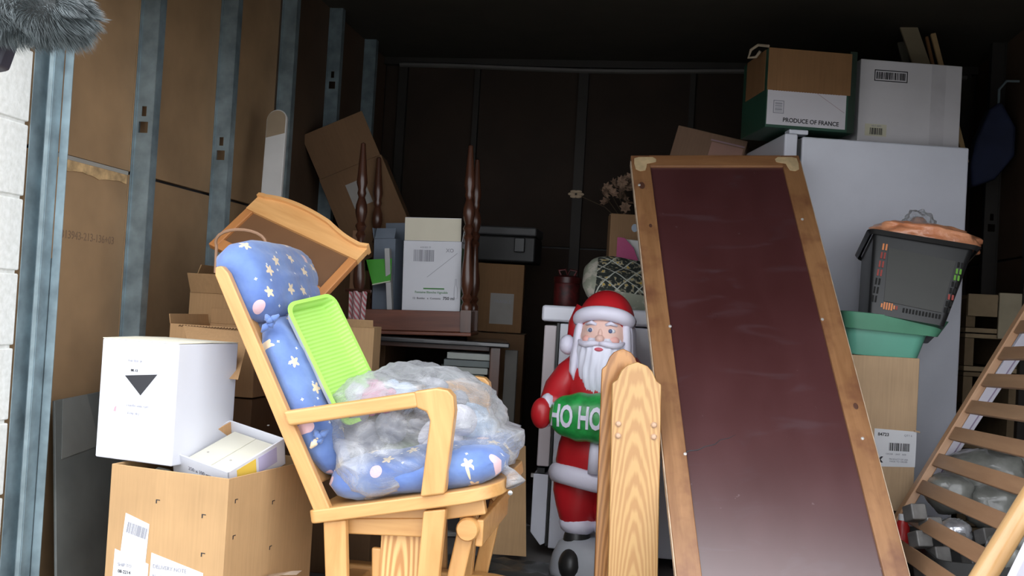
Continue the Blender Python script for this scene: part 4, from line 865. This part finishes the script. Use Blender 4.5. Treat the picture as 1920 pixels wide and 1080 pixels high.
# ================================================================ big framed board
P = [U(1197, 292, 3.98), U(1512, 292, 3.98), U(1275, 1080, 2.87), U(1705, 1080, 2.87)]
mt0 = (P[0]+P[1])/2; mb0 = (P[2]+P[3])/2; upv = (mt0-mb0); k = mb0.z/upv.z; foot = mb0-upv*(k-.004)
xd = (P[1]-P[0]); Fb = frame(foot, xd, upv); Lb = (mt0-foot).length; W2 = (P[1]-P[0]).length/2
WF = wood('frame_wood_long', (.23, .105, .042), (.37, .185, .08), gscale=(30, 30, 3.5), rough=.45, c3=(.16, .06, .03)); WFH = wood('frame_wood_cross', (.23, .10, .042), (.36, .175, .075), gscale=(3.5, 30, 30), rough=.45)
bd_ = thing('framed_board', 'tall maroon board in a worn brown wood frame, leaning in the centre', 'board', Fb)
FWd = .072
mar, n_, b_ = nodes('maroon_panel'); mp = mapping(n_, (1, 1, .5)); t1 = noi(n_, mp, 2.2, 5, .6); t2 = noi(n_, mapping(n_), 45, 3)
r1 = ramp(n_, [(.35, (.058, .016, .016)), (.65, (.085, .027, .029))]); n_.links.new(t1.outputs[0], r1.inputs[0]); r2 = ramp(n_, [(.735, (0, 0, 0)), (.77, (1, 1, 1))]); n_.links.new(t2.outputs[0], r2.inputs[0])
tl = noi(n_, mapping(n_, (2.2, 1, 7)), 1.5, 4, .6, .8); r3 = ramp(n_, [(.56, (0, 0, 0)), (.68, (1, 1, 1))]); n_.links.new(tl.outputs[0], r3.inputs[0])
sz_ = n_.nodes.new('ShaderNodeSeparateXYZ'); tt_ = n_.nodes.new('ShaderNodeTexCoord'); n_.links.new(tt_.outputs['Object'], sz_.inputs[0])
c_a = mixc(n_, mth(n_, 'MULTIPLY', r2.outputs[0], .35), r1.outputs[0], (.30, .22, .24))
c_b = mixc(n_, mth(n_, 'MULTIPLY', r3.outputs[0], .35), c_a, (.10, .06, .07))
n_.links.new(c_b, b_.inputs['Base Color'])
rgh = mth(n_, 'ADD', mth(n_, 'MULTIPLY', t1.outputs[0], .22), .20); n_.links.new(rgh, b_.inputs['Roughness']); b_.inputs['Specular IOR Level'].default_value = .8; b_.inputs['Coat Weight'].default_value = .6; b_.inputs['Coat Roughness'].default_value = .3
bump(n_, b_, t1.outputs[0], .12, .01)
MB().box(-W2+FWd*.7, W2-FWd*.7, .006, .018, .05, Lb-.03).build('panel', mar, bd_)
for sg in (-1, 1):
    x0, x1 = (-W2, -W2+FWd) if sg < 0 else (W2-FWd, W2)
    MB().box(x0, x1, -.004, .026, 0, Lb-.0015).build('side_rail', WF, bd_, bevel=.003)
    x2 = x0 if sg < 0 else x1
    MB().box(min(x2, x2+sg*.003), max(x2, x2+sg*.003), .0, .024, .01, Lb-.03).build('worn_edge', M('worn_pale_edge', (.55, .42, .30), .7, var=.3, vs=20), bd_)
MB().box(-W2+.0705, W2-.0705, -.0035, .026, Lb-.062, Lb).build('top_rail', WFH, bd_, bevel=.003)
MB().box(-W2+.0705, W2-.0705, -.0035, .026, 0, .09).build('bottom_rail', WFH, bd_, bevel=.003)
GL = M('glue_pale', (.62, .46, .26), .6, var=.2, vs=25)
def arcp(cx, cz, r, a0, a1, n=5): return [(cx+r*math.cos(rad(a0+(a1-a0)*i/n)), cz+r*math.sin(rad(a0+(a1-a0)*i/n))) for i in range(n+1)]
for sg in (-1, 1):
    pl_ = [(.012, -.02)]+[(.030, -.013), (.085, -.013), (.098, -.025), (.096, -.04), (.078, -.046), (.060, -.050), (.056, -.070), (.050, -.088), (.030, -.092), (.014, -.082), (.010, -.05)]
    pl_ = [((-W2+x) if sg < 0 else (W2-x), Lb+z) for x, z in pl_]
    MB().prism(pl_, -.0056, -.0036, 'y').build('corner_patch', GL, bd_, bevel=.0008)
cr = MB(); pts = [(-W2+.068, .0056, .735), (-W2+.082, .0052, .742), (-W2+.11, .0052, .745), (-W2+.135, .0052, .758), (-W2+.165, .0052, .765), (-W2+.185, .0052, .782), (-W2+.21, .0052, .787), (-W2+.235, .0052, .80)]
cr.tube(pts, [.003, .0022, .0018, .0015, .0015, .0012, .001, .0004], 5).build('crack', INK, bd_)
for (x, z) in ((-W2+.067, .725), (-W2+.070, 1.22), (W2-.068, 1.25), (W2-.035, .78), (-W2+.02, 1.9), (W2-.05, 1.72)):
    MB(Matrix.Translation((x, -.004, z)) @ Matrix.Rotation(rad(90), 4, 'X')).lathe([(.001, 0), (.0055, 0), (.005, .003), (.001, .004)], 10).build('nail', M('nail_pale', (.6, .58, .55), .4, .3), bd_)
for (x, z, r) in ((-W2+.03, Lb-.17, .012), (W2-.03, .9, .008), (-W2+.045, Lb-.38, .006)):
    MB(Matrix.Translation((x, -.0041, z)) @ Matrix.Rotation(rad(90), 4, 'X')).lathe([(.001, 0), (r, 0), (r*.8, .0008), (.001, .0008)], 12, (0, 0, 0), 1, 1.6).build('knot', M('dark_knot', (.09, .035, .02), .6), bd_)

# ================================================================ fridge and its cartons
f0 = U(1505, 258, 4.12); f1 = U(1818, 280, 4.16); f0.z = f1.z = 1.745
FR = frame((f0.x, f0.y, 0), (f1.x-f0.x, f1.y-f0.y, 0)); fw = math.hypot(f1.x-f0.x, f1.y-f0.y)
fg = thing('refrigerator', 'white refrigerator turned sideways, its door facing left, behind the framed board', 'refrigerator', FR)
MB().box(0, fw, 0, .70, .04, 1.745).build('body', APPL, fg, bevel=.008)
MB().box(-.016, -.001, .012, .69, .05, 1.735).build('door_gasket', DARK, fg)
d1 = MB().box(-.072, -.017, .004, .70, 1.21, 1.755).build('freezer_door', APPL, fg, bevel=.008); d2 = MB().box(-.072, -.017, .004, .70, .06, 1.195).build('door', APPL, fg, bevel=.008)
MB().tube([(-.073, .06, 1.26), (-.11, .06, 1.27), (-.11, .06, 1.5), (-.073, .06, 1.51)], .01, 8).build('handle', APPL, d1, smooth=True); MB().tube([(-.073, .06, .8), (-.11, .06, .81), (-.11, .06, 1.12), (-.073, .06, 1.13)], .01, 8).build('handle', APPL, d2, smooth=True)
MB().box(-.05, .03, .02, .08, 1.756, 1.775).build('hinge_cover', APPL, fg, bevel=.004)
for x in (.04, fw-.05):
    for y in (.05, .62): MB().lathe([(.02, 0), (.02, .042)], 10, (x, y, 0)).build('foot', BLACK, fg)
# white carton on the fridge
zf = 1.777
a = U(1607, 262, 4.22); b = U(1798, 275, 4.25); a.z = b.z = 1.748
DIMW = M('off_white_card', (.60, .58, .60), .6, var=.04)
w2, w = carton('white_carton', 'plain white carton with a framed barcode, standing on top of the refrigerator', 'carton', a, b, .30, .355, DIMW, open_=False, seam=False)
barcode(w2, upright(w*.30, -.0008, .29), .125, .03, INK, 34, 9, frame_w=.0035)
MB().box(w*.07, w*.28, -.0008, -.0002, .035, .085).build('label', M('cream_label', (.58, .55, .42), .6), w2); barcode(w2, upright(w*.18, -.001, .055), .055, .028, INK, 16, 4); text('4417 0092', .010, GREYINK, w2, upright(w*.18, -.001, .077))
MB().box(w*.70, w*.84, -.0006, -.0001, .005, .35).build('tape_strip', M('clear_tape_strip', (.54, .52, .54), .3), w2)
# carton from france: green printed, brown folded top
a = U(1434, 243, 4.12); b = U(1585, 256, 4.15); dz = 1.775
a.z = b.z = dz
GSD = M('dark_green_side', (.02, .07, .045), .5); 
b1 = a+(b-a)*1.10
fr_, w = carton('wine_carton', 'carton printed PRODUCE OF FRANCE, white and dark green, on the refrigerator top', 'carton', a, b1, .32, .325, GSD, open_=False, seam=False)
wp = w/1.10
MB().box(.004, wp-.004, -.0012, -.0002, .012, .155).build('white_panel', M('white_print', (.60, .58, .62), .5, var=.03), fr_)
MB().box(.0, wp+.012, -.0022, -.0003, .152, .325).build('folded_flap', card('dim_brown', (.24, .125, .055)), fr_, bevel=.001)
MB().box(-.0022, -.0003, .03, .27, .155, .324).build('folded_flap', card('dim_brown', (.24, .125, .055)), fr_, bevel=.001)
pf = MB()
for k in range(26): pf.box(.025+k*.011, .031+k*.011, -.0026, -.0012, .151, .156)
pf.build('torn_edge', card('dim_brown', (.24, .125, .055)), fr_)
barcode(fr_, upright(.052, -.0016, .085), .038, .030, GREYINK, 12, 3, frame_w=.003, vert=True)
text('PRODUCE OF FRANCE', .0245, INK, fr_, upright(wp*.56, -.0014, .032) @ Matrix.Rotation(rad(-.5), 4, 'Z'), xs=.95, bold=.0005)
MB().tube([(wp*.62, -.0016, .152), (wp*.97, -.0016, .080)], .0008, 5).build('printed_line', M('pink_line', (.35, .22, .25), .5), fr_)
MB().tube([(-.002, .0, .33), (-.03, .05, .345), (-.05, .08, .33), (-.055, .09, .30), (-.03, .07, .30), (-.02, .05, .32)], .006, 7).build('twine_loop', M('pale_twine', (.35, .28, .20), .8), fr_, smooth=True)
MB().box(w*.92, w, -.001, -.0002, .0, .335).build('dark_edge', M('near_black_green', (.015, .03, .02), .5), fr_)
# planks standing behind the white carton
for k, (pt, pb, d, wd_, col) in enumerate((((1700, 38), (1728, 120), 4.75, .075, (.30, .24, .15)), ((1750, 62), (1765, 120), 4.70, .022, (.48, .32, .15)), ((1738, 68), (1750, 120), 4.72, .012, (.25, .12, .05)), ((1690, 78), (1700, 120), 4.85, .035, (.13, .12, .09)))):
    a = U(pt[0], pt[1], d); b = U(pb[0], pb[1], d-.04); dn = (b-a).normalized(); L2 = (a.z-1.75)/-dn.z; foot_ = a+dn*L2
    t = thing('wooden_plank', ['wide pale plank sticking up behind the white carton on the refrigerator', 'narrow bright batten, rightmost behind the white carton on the refrigerator', 'thin brown lath between the wide plank and the bright batten', 'short dark plank left of the wide pale plank, behind the white carton'][k], 'plank', frameZ(foot_, -dn))
    MB().box(-wd_/2, wd_/2, 0, .016, 0, L2).build('plank', M('plank_%s' % 'abcd'[k], col, .7), t, bevel=.002)
# kraft box seen above the framed board
a = U(1240, 322, 4.72); b = U(1370, 350, 4.62)
hz = a.z-.06; 
a2 = Vector((a.x, a.y, hz)); b2 = Vector((b.x, b.y, hz-.075))
kx_, w = carton('cardboard_box', 'kraft carton with a pinkish label, tilted above the top of the framed board', 'box', a2, b2, .24, .29, card('kraft_pinkish', (.24, .145, .095)), flaps={}, open_=False, up=(U(1268, 240, 4.72)-U(1240, 330, 4.72)))
MB().box(w*.52, w*.97, -.0012, -.0003, .14, .25).build('label', M('pinkish_label', (.38, .20, .15), .5), kx_); MB().box(w*.50, w*.98, -.0016, -.0008, .255, .262).build('printed_line', M('pink_line', (.35, .22, .25), .5), kx_)
zz = min(kx_.matrix_world.translation.z, (kx_.matrix_world @ Vector((w, 0, 0))).z)-.012
hs_, w = carton('cardboard_box', 'tall brown carton behind the framed board, carrying the tilted kraft carton', 'box', (a2.x+.035, a2.y+.0, 0), (a2.x+.36, a2.y+.02, 0), .36, zz, KRAFTD, open_=False)

# ================================================================ right: crate, tub, labelled carton
a = U(1602, 668, 3.62); b = U(1722, 672, 3.62); c = U(1725, 962, 3.60)
zc0 = c.z; h_ = b.z-zc0; a.z = b.z = zc0; a = b+(a-b)*1.6; b.x += .006
lc, w = carton('cardboard_box', 'tan carton with white 84723 shipping label, between the framed board and refrigerator', 'box', a, b, .28, h_, card('tan_card', (.52, .36, .22)), open_=False)
L0 = w-.150
MB().prism([(L0, .155), (w+.0, .160), (w+.0, .286), (L0, .29)], -.0014, -.0004, 'y').build('label', PAPER, lc)
barcode(lc, upright(w-.058, -.0016, .228), .075, .028, INK, 24, 6); text('84723', .016, INK, lc, upright(w-.118, -.0018, .270), bold=.0003); text('QTY 6', .010, GREYINK, lc, upright(w-.03, -.0018, .270))
text('ORDER   UNIT   SIZE', .008, GREYINK, lc, upright(w-.07, -.0018, .202)); text('X', .026, INK, lc, upright(w-.128, -.0018, .180), bold=.002); text('PRODUCT OF USA\nMADE TO ORDER', .008, GREYINK, lc, upright(w-.06, -.0018, .180))
MB().prism([(w-.01, .286), (w+.012, .283), (w+.008, .289), (w-.01, .291)], -.006, .004, 'y').build('torn_corner', card('tan_card', (.52, .36, .22)), lc)
hb, w_ = carton('wooden_box', 'dark crate on the floor under the tan 84723 carton', 'box', (a.x+.02, a.y+.01, 0), (b.x-.02, b.y+.01, 0), .26, zc0-.004, M('crate_dark', (.05, .035, .03), .7), open_=False, seam=False)
ztop = zc0+h_
# green storage tub
GT = M('mint_plastic', (.13, .40, .30), .38, var=.05); GTD = M('mint_plastic', (.13, .4, .3))
g0 = U(1560, 655, 3.66); tubM = frame((a.x+.10, a.y+.02, ztop+.004), (1, .10, -.05))
tub = thing('storage_tub', 'mint green plastic tub with a rim, sitting on the tan 84723 carton', 'tub', tubM)
def tub_rings(z, x0, x1, y0, y1, r): return ring(x0, x1, y0, y1, r, z, 6)
def shell(mb, rings, closed_bottom=True):
    vs = [p for r in rings for p in r]; n = len(rings[0])
    fs = [(i*n+k, i*n+(k+1) % n, (i+1)*n+(k+1) % n, (i+1)*n+k) for i in range(len(rings)-1) for k in range(n)]
    if closed_bottom: fs.append(tuple(range(n-1, -1, -1)))
    return mb.add(vs, fs)
X1 = .30
shell(MB(), [tub_rings(0, .02, X1-.03, .02, .30, .04), tub_rings(.105, .0, X1-.005, .0, .32, .045), tub_rings(.11, .0, X1, 0, .32, .045), tub_rings(.112, .006, X1-.008, .006, .314, .04), tub_rings(.006, .026, X1-.036, .026, .294, .036)]).build('body', GT, tub, smooth=True)
shell(MB(), [tub_rings(.092, -.004, X1+.015, -.012, .33, .05), tub_rings(.092, -.012, X1+.025, -.022, .342, .05), tub_rings(.150, -.022, X1+.055, -.032, .355, .05), tub_rings(.152, -.012, X1+.045, -.022, .345, .05), tub_rings(.112, -.004, X1+.012, -.012, .33, .05)], False).build('rim', M('mint_rim', (.085, .27, .17), .4), tub, smooth=True)
# black crate, tipped, on the tub
c0 = U(1628, 586, 3.60); c1 = U(1772, 612, 3.54); c2 = U(1612, 430, 3.68); c3 = U(1838, 482, 3.55)
cf = frame(c0, c1-c0, (c2-c0)+Vector((.05, 0, 0)))
cw = (c1-c0).length; chh = .295
bk = thing('plastic_crate', 'black plastic crate with slotted front, tipped on the mint green tub', 'crate', cf)
ex = .055
def cr_ring(z, g, r=.02): 
    f = z/chh; return ring(-.028*f+g*.0-(.0 if g == 0 else -g), cw+ex*f-g, -.02*f+g, .30-g, r, z, 4)
shell(MB(), [cr_ring(0, 0), cr_ring(chh, 0), cr_ring(chh, .006), cr_ring(.006, .006)]).build('body', BLACK, bk, smooth=True)
rm = MB(); shell(rm, [ring(-.040, cw+ex+.010, -.034, .312, .025, chh-.012, 4), ring(-.052, cw+ex+.022, -.046, .322, .03, chh+.002, 4), ring(-.040, cw+ex+.010, -.034, .312, .025, chh+.006, 4), ring(-.030, cw+ex+.002, -.022, .300, .02, chh-.004, 4)], False).build('rim', BLACK, bk, smooth=True)
def onface(x, z, off=.0015): return Vector((x, -.02*z/chh-off, z))
fp = MB(); fp.hexa([onface(.045, .05, .001), onface(cw-.02, .045, .001), onface(cw-.02, .045, .004), onface(.045, .05, .004)], [onface(.03, .245, .001), onface(cw+.0, .235, .001), onface(cw+.0, .235, .004), onface(.03, .245, .004)]).build('front_panel', M('dark_olive_plastic', (.028, .029, .025), .45), bk)
RO = M('orange_showing', (.70, .24, .08), .5); GO = M('green_showing', (.12, .35, .03), .5); RD = M('red_showing', (.30, .04, .03), .5); VD = M('slot_dark', (.004, .004, .004), .8)
def slot(x, z, sx, sz, m): MB().box(x-sx/2, x+sx/2, -.02*z/chh-.003, -.02*z/chh-.0012, z-sz/2, z+sz/2).build('slot', m, bk)
for r_i in range(7):
    for c_i in range(2): slot(.012+c_i*.011+r_i*-.001, .245-r_i*.032, .006, .024, [RO, RD, RD, RD, VD, VD, VD][r_i])
for r_i in range(8):
    for c_i in range(2): slot(cw+.012-r_i*.003+c_i*.012, .225-r_i*.024, .007, .019, [VD, GO, GO, VD, VD, RD, VD, VD][r_i])
for k in range(7): slot(.040+k*.0085, .034, .0055, .026 if 1 <= k <= 4 else .014, RO if k in (0, 1, 2, 3, 4, 5) else RD)
for k in range(12): slot(.115+k*.011, .030-.0*k, .006, .016, VD)
# orange bag in the crate
og, n_, b_ = nodes('orange_film'); mp = mapping(n_); nz_ = noi(n_, mp, 12, 5); r_ = ramp(n_, [(.35, (.62, .22, .10)), (.7, (.85, .40, .22))]); n_.links.new(nz_.outputs[0], r_.inputs[0]); n_.links.new(r_.outputs[0], b_.inputs['Base Color']); b_.inputs['Roughness'].default_value = .3; b_.inputs['Coat Weight'].default_value = .4; bump(n_, b_, nz_.outputs[0], .7, .015)
oc = cf @ Vector((cw*.66, .10, chh+.045))
ob_ = thing('orange_bag', 'crumpled orange plastic bag overflowing the black crate', 'bag', frame(oc, (1, .05, -.12)))
def of(d): return 1+.16*n3(d*2.2+Vector((4, 0, 2)))+.08*n3(d*6)
MB().ell((.0, .0, .0), .180, .12, .052, 56, 30, of, .7).build('bag', og, ob_, smooth=True, ang=180)
MB().ell((-.03, .03, .045), .055, .05, .058, 40, 24, lambda d: 1+.3*n3(d*2.5+Vector((1, 5, 0)))+.1*n3(d*7), .8).build('knotted_top', bag, ob_, smooth=True, ang=180)
MB().ell((-.03, .03, .035), .038, .038, .045, 24, 16, lambda d: 1+.2*n3(d*3)).build('inner_fold', M('dull_orange', (.45, .22, .14), .5), ob_, smooth=True, ang=180)
MB().tube([(.05, .04, .05), (.08, .04, .055), (.09, .05, .04)], .006, 7).build('green_tie', M('dull_green_tie', (.10, .16, .08), .5), ob_, smooth=True)

# ================================================================ right wall: pallets, navy cloth
PW = M('pallet_wood', (.30, .22, .13), .8, var=.25, vs=8, bs=.2); PW2 = M('pallet_wood_dark', (.16, .11, .06), .8, var=.25, vs=8)
a = U(1822, 470, 4.35); X0 = a.x
for k in range(7):
    zb_ = .0+k*.165
    t = thing('wooden_pallet', ['wooden pallet at the bottom of the stack beside the refrigerator', 'second wooden pallet from the bottom beside the refrigerator', 'third wooden pallet from the bottom beside the refrigerator', 'fourth wooden pallet from the bottom beside the refrigerator', 'third pallet from the top of the stack beside the refrigerator', 'second pallet from the top of the stack beside the refrigerator', 'topmost pale pallet of the stack beside the refrigerator'][k], 'pallet', Matrix.Translation((X0-.01, a.y, zb_)) @ Matrix.Rotation(rad(1.5*(k % 2)), 4, 'Z'), 'pallets stacked beside the refrigerator')
    for j_ in range(4): MB().box(0, .225, .0+j_*.2, .09+j_*.2, .142, .160).build('deck_board', PW if k > 4 else PW2, t, bevel=.002)
    for x in (.0, .185): MB().box(x, x+.038, .0, .70, .022 if k else .0, .141).build('stringer', PW2, t, bevel=.002)
    MB().box(0, .225, .0, .09, .0, .02).build('bottom_board', PW if k > 4 else PW2, t, bevel=.002)
MB().box(.125, .225, -.022, -.003, -.02, .175).build('end_board', M('pallet_pale', (.42, .36, .25), .7, var=.15), t, bevel=.003); MB().box(.0, .12, -.022, -.003, .07, .165).build('end_board', PW, t, bevel=.003)
NV = M('navy_cloth', (.012, .018, .05), .8, var=.3)
a = U(1870, 270, 4.6)
t = thing('navy_tarp', 'dark navy folded tarp hanging from a hook by the right wall', 'tarp', Matrix.Translation((1.37, a.y, a.z)))
pl = [(-.07, .02), (-.02, .16), (.03, .20), (.10, .08), (.10, -.05), (.02, -.16), (-.08, -.20), (-.09, -.1)]
MB().prism(pl, 0, .10, 'y').build('tarp', NV, t, bevel=.02, seg=3); MB().tube([(.03, .05, .19), (.03, .05, .26), (.06, .05, .30), (.115, .05, .30)], .006, 6).build('hook', STEEL, t)

# ================================================================ crib side and clutter at the lower right
CRW = wood('crib_slat_wood', (.24, .13, .07), (.33, .19, .105), gscale=(25, 3, 25), rough=.5); CRR = wood('crib_rail_wood', (.34, .18, .09), (.46, .27, .15), gscale=(25, 25, 3), rough=.4); CRP = wood('crib_pole_wood', (.50, .28, .11), (.66, .43, .21), gscale=(25, 25, 3), coat=.5, rough=.25)
Lt, Lbm = U(1925, 582, 3.42), U(1690, 965, 3.42); Pt, Pb = U(1905, 938, 2.55), U(1818, 1078, 2.55)
rdir = (Lt-Lbm).normalized()
sdir = (U(1895, 950, 2.57)-U(1732, 861, 3.42)); sdir = (sdir-rdir*sdir.dot(rdir)); SLn = sdir.length; sdir.normalize()
nrm = rdir.cross(sdir)
# local: x normal, y from far rail to near pole, z along the rail
Mx = Matrix((sdir.cross(rdir), sdir, rdir)).transposed().to_4x4(); Mx.translation = Lbm-rdir*.14
crib = thing('crib_side', 'wooden slatted crib side leaning to the right, with a round pale pole rail', 'crib side', Mx)
LT = (Lt-Lbm).length+.14+.25
sg_ = 1 if (sdir.cross(rdir)).z > 0 else -1
MB().box(-.014, .014, -.022, .022, 0, LT).build('rail', CRR, crib, bevel=.004)
MB().tube([(0, SLn, .0), (0, SLn, LT)], .030, 20).build('pole', CRP, crib, smooth=True, bevel=0)
sp0 = (U(1691, 965, 3.42)-Lbm).dot(rdir)+.14
step = (U(1727, 905, 3.42)-Lbm).dot(rdir)
for k in range(-1, 10):
    z = .15+k*.1045
    if z+.03 > LT or z < 0: continue
    MB().box(-.007, .007, .018, SLn-.02, z-.024, z+.024).build('slat', CRW, crib, bevel=.003)
# white board lying behind the slats
WB = M('white_painted_board', (.72, .70, .80), .4, var=.04)
a = U(1920, 640, 3.60); b = U(1738, 915, 3.56)
t = thing('white_board', 'long narrow white painted board lying parallel behind the crib slats', 'board', frameZ(b, a-b, (0, 1, 0)))
MB().box(-.01, .045, -.022, .022, 0, (a-b).length+.3).build('board', WB, t, bevel=.002); MB().box(-.012, -.010, -.010, -.006, 0, (a-b).length+.3).build('groove', M('lilac_groove', (.35, .28, .42), .5), t)
t = thing('white_board', 'white board edge in the bottom right corner, under the pole rail', 'board', frame(U(1900, 1100, 2.40), (1, .6, 0), (1, .0, 1.1)))
MB().box(-.01, .05, 0, .02, -.22, .35).build('board', WB, t, bevel=.002)
# bagged grey stones and blocks
BG = M('grey_bagged_stone', (.20, .205, .19), .28, var=.35, vs=16, coat=.6, bs=.9, bscale=22); BG2 = M('grey_block', (.13, .125, .12), .5, var=.3, vs=20, coat=.2)
items = [((1850, 890), 3.45, (.13, .10, .085)), ((1780, 925), 3.38, (.075, .07, .065)), ((1862, 950), 3.34, (.085, .08, .07)), ((1905, 860), 3.50, (.07, .07, .06)), ((1790, 1000), 3.2, (.050, .05, .045)), ((1885, 1035), 3.02, (.055, .05, .05)), ((1915, 1000), 3.0, (.05, .05, .05))]
sup_ = thing('grey_bin', 'dark plastic bin under the bags of grey stones, behind the crib side', 'bin', Matrix.Translation((.80, 3.20, 0)))
shell(MB(), [ring(.03, .62, .02, .50, .03, 0), ring(0, .65, 0, .53, .04, .30), ring(.008, .642, .008, .522, .036, .30), ring(.036, .61, .03, .49, .03, .01)]).build('body', M('bin_dark', (.03, .03, .03), .5), sup_, smooth=True)
lbs = ['large plastic-wrapped grey stone, uppermost behind the crib slats', 'mid-sized wrapped grey stone left of the lower pair, behind the crib slats', 'wrapped grey stone right of the mid-sized one, near the pole rail', 'grey stone at the right frame edge behind the upper slats', 'shiny foil-wrapped lump below the wrapped stones', 'small grey stone right of the foil lump, under the pole', 'small grey stone at the far right, under the pole']
for k, ((px, py), d, (sx, sy, sz)) in enumerate(items):
    c = U(px, py, d)
    t = thing('wrapped_stone', lbs[k], 'stone', Matrix.Translation(c), 'wrapped grey stones behind the crib side')
    MB().ell((0, 0, 0), sx, sy, sz, 30, 20, lambda q: 1+.14*n3(q*2+Vector((k*3, 0, 0)))+.07*n3(q*6)-.05*abs(n3(q*11)), .75).build('stone', BG if k != 4 else M('foil', (.55, .56, .60), .18, .6, var=.4, vs=25, bs=.8, bscale=30), t, smooth=True, ang=180)
tl_ = [(1745, 985), (1790, 1015), (1825, 1045), (1760, 1040), (1725, 1010), (1800, 1072), (1715, 960), (1850, 1005), (1735, 1065)]
for k, (px, py) in enumerate(tl_):
    d = 3.12-(py-960)/1900*1.2; c = U(px, py, d+.06)
    t = thing('grey_block', 'small grey block behind the lower crib slats, '+['upper left of the pile', 'left of the foil lump', 'just below the foil lump', 'low in the middle of the pile', 'left edge of the pile', 'lowest, close to the pole', 'topmost, beside the tan 84723 carton', 'right of the foil lump', 'lowest at the left, by the framed board'][k], 'block', frame(c, (1, .35, .0), (.2, .5, 1)), 'grey blocks behind the crib side')
    MB().box(-.026, .026, -.028, .028, -.028, .022).build('block', BG2, t, bevel=.005)
t = thing('red_bottle', 'small red capped container beside the framed board, under the tan carton', 'container', Matrix.Translation(Vector((U(1692, 975, 3.3).x, U(1692, 975, 3.3).y, U(1692, 975, 3.3).z-.03))))
MB().lathe([(.001, -.10), (.022, -.10), (.024, -.08), (.024, .01), (.012, .03)], 16).build('body', M('red_bottle_plastic', (.45, .02, .02), .35), t, smooth=True); MB().lathe([(.012, .03), (.013, .03), (.013, .048), (.001, .05)], 14).build('cap', PAPER, t, smooth=True)

# ================================================================ furry microphone near the camera
FM = M('fur_strand', (.11, .13, .135), .5, var=.5, vs=60); FB = M('fur_base', (.05, .055, .055), .9)
m0 = U(-80, 0, .95); m1 = U(120, 26, .95)
mic = thing('microphone', 'furry grey windshield of a boom microphone at the upper left edge', 'microphone', frame(m0, m1-m0))
LM_ = (m1-m0).length; R0 = .024
pr_ = [(-.04, .016), (-.03, .022), (0, R0), (LM_-.01, R0*.98), (LM_+.008, R0*.80), (LM_+.018, R0*.45), (LM_+.022, .0008)]
Tm_ = Matrix(((0,0,1,0),(1,0,0,0),(0,1,0,0),(0,0,0,1)))
MB(Tm_).lathe([(r, z) for z, r in pr_], 24).build('core', FB, mic, smooth=True)
rn = random.Random(21); mb = MB()
def rad_at(x):
    for (z0, r0), (z1, r1) in zip(pr_, pr_[1:]):
        if z0 <= x <= z1: return r0+(r1-r0)*(x-z0)/(z1-z0)
    return .001
for k in range(15000):
    x = -.038+(LM_+.058)*rn.random(); 
    if rn.random() < .12: x = LM_+.0+.022*rn.random()
    th = rn.random()*6.283; r = rad_at(x); e = min(max((x-(LM_-.01))/.03, 0), 1)
    p = Vector((x, r*math.cos(th), r*math.sin(th))); o_ = Vector((e*1.2, math.cos(th)*(1-e*.5), math.sin(th)*(1-e*.5))).normalized()
    cl = noise.noise(Vector((x*60, th*2.2, 3))); bend = Vector((.5+.9*cl, noise.noise(Vector((x*45, th*2, 9)))*1.1, -.55+noise.noise(Vector((x*50, th*2, 17)))))
    L3 = .010+.005*rn.random(); mid = p+o_*L3*.6+bend*L3*.25; tip = p+o_*L3*.85+bend*L3*.75
    sd = o_.cross(Vector((rn.random()-.5, rn.random()-.5, rn.random()-.5))).normalized()*.00022
    mb.add([p-sd, p+sd, mid+sd*.9, tip, mid-sd*.9], [(0, 1, 2, 4), (4, 2, 3)])
fo = mb.build('fur', FM, mic); fo['kind'] = 'stuff'
DP = M('dark_rubber', (.02, .018, .03), .5)
q = [mic.matrix_world.inverted() @ U(px, py, .97) for px, py in ((-80, 48), (14, 68), (13, 82), (-2, 124), (-90, 140))]
h0 = mic.matrix_world.inverted() @ U(-60, 40, .96)
hm = MB(); n5 = len(q); vv = [v+Vector((0, .0, 0)) for v in q]+[v+Vector((0, .022, 0)) for v in q]
hm.add(vv, [tuple(range(n5)), tuple(range(2*n5-1, n5-1, -1))]+[(i, i+n5, (i+1) % n5+n5, (i+1) % n5) for i in range(n5)]).build('shock_mount', DP, mic, bevel=.003)
MB().tube([h0, h0+Vector((-.01, .01, -.05))], .006, 8).build('mount_arm', DP, mic, smooth=True)
MB().tube([(-.04, 0, 0), (-.5, .0, .1)], .010, 10).build('boom_pole', DP, mic, smooth=True)
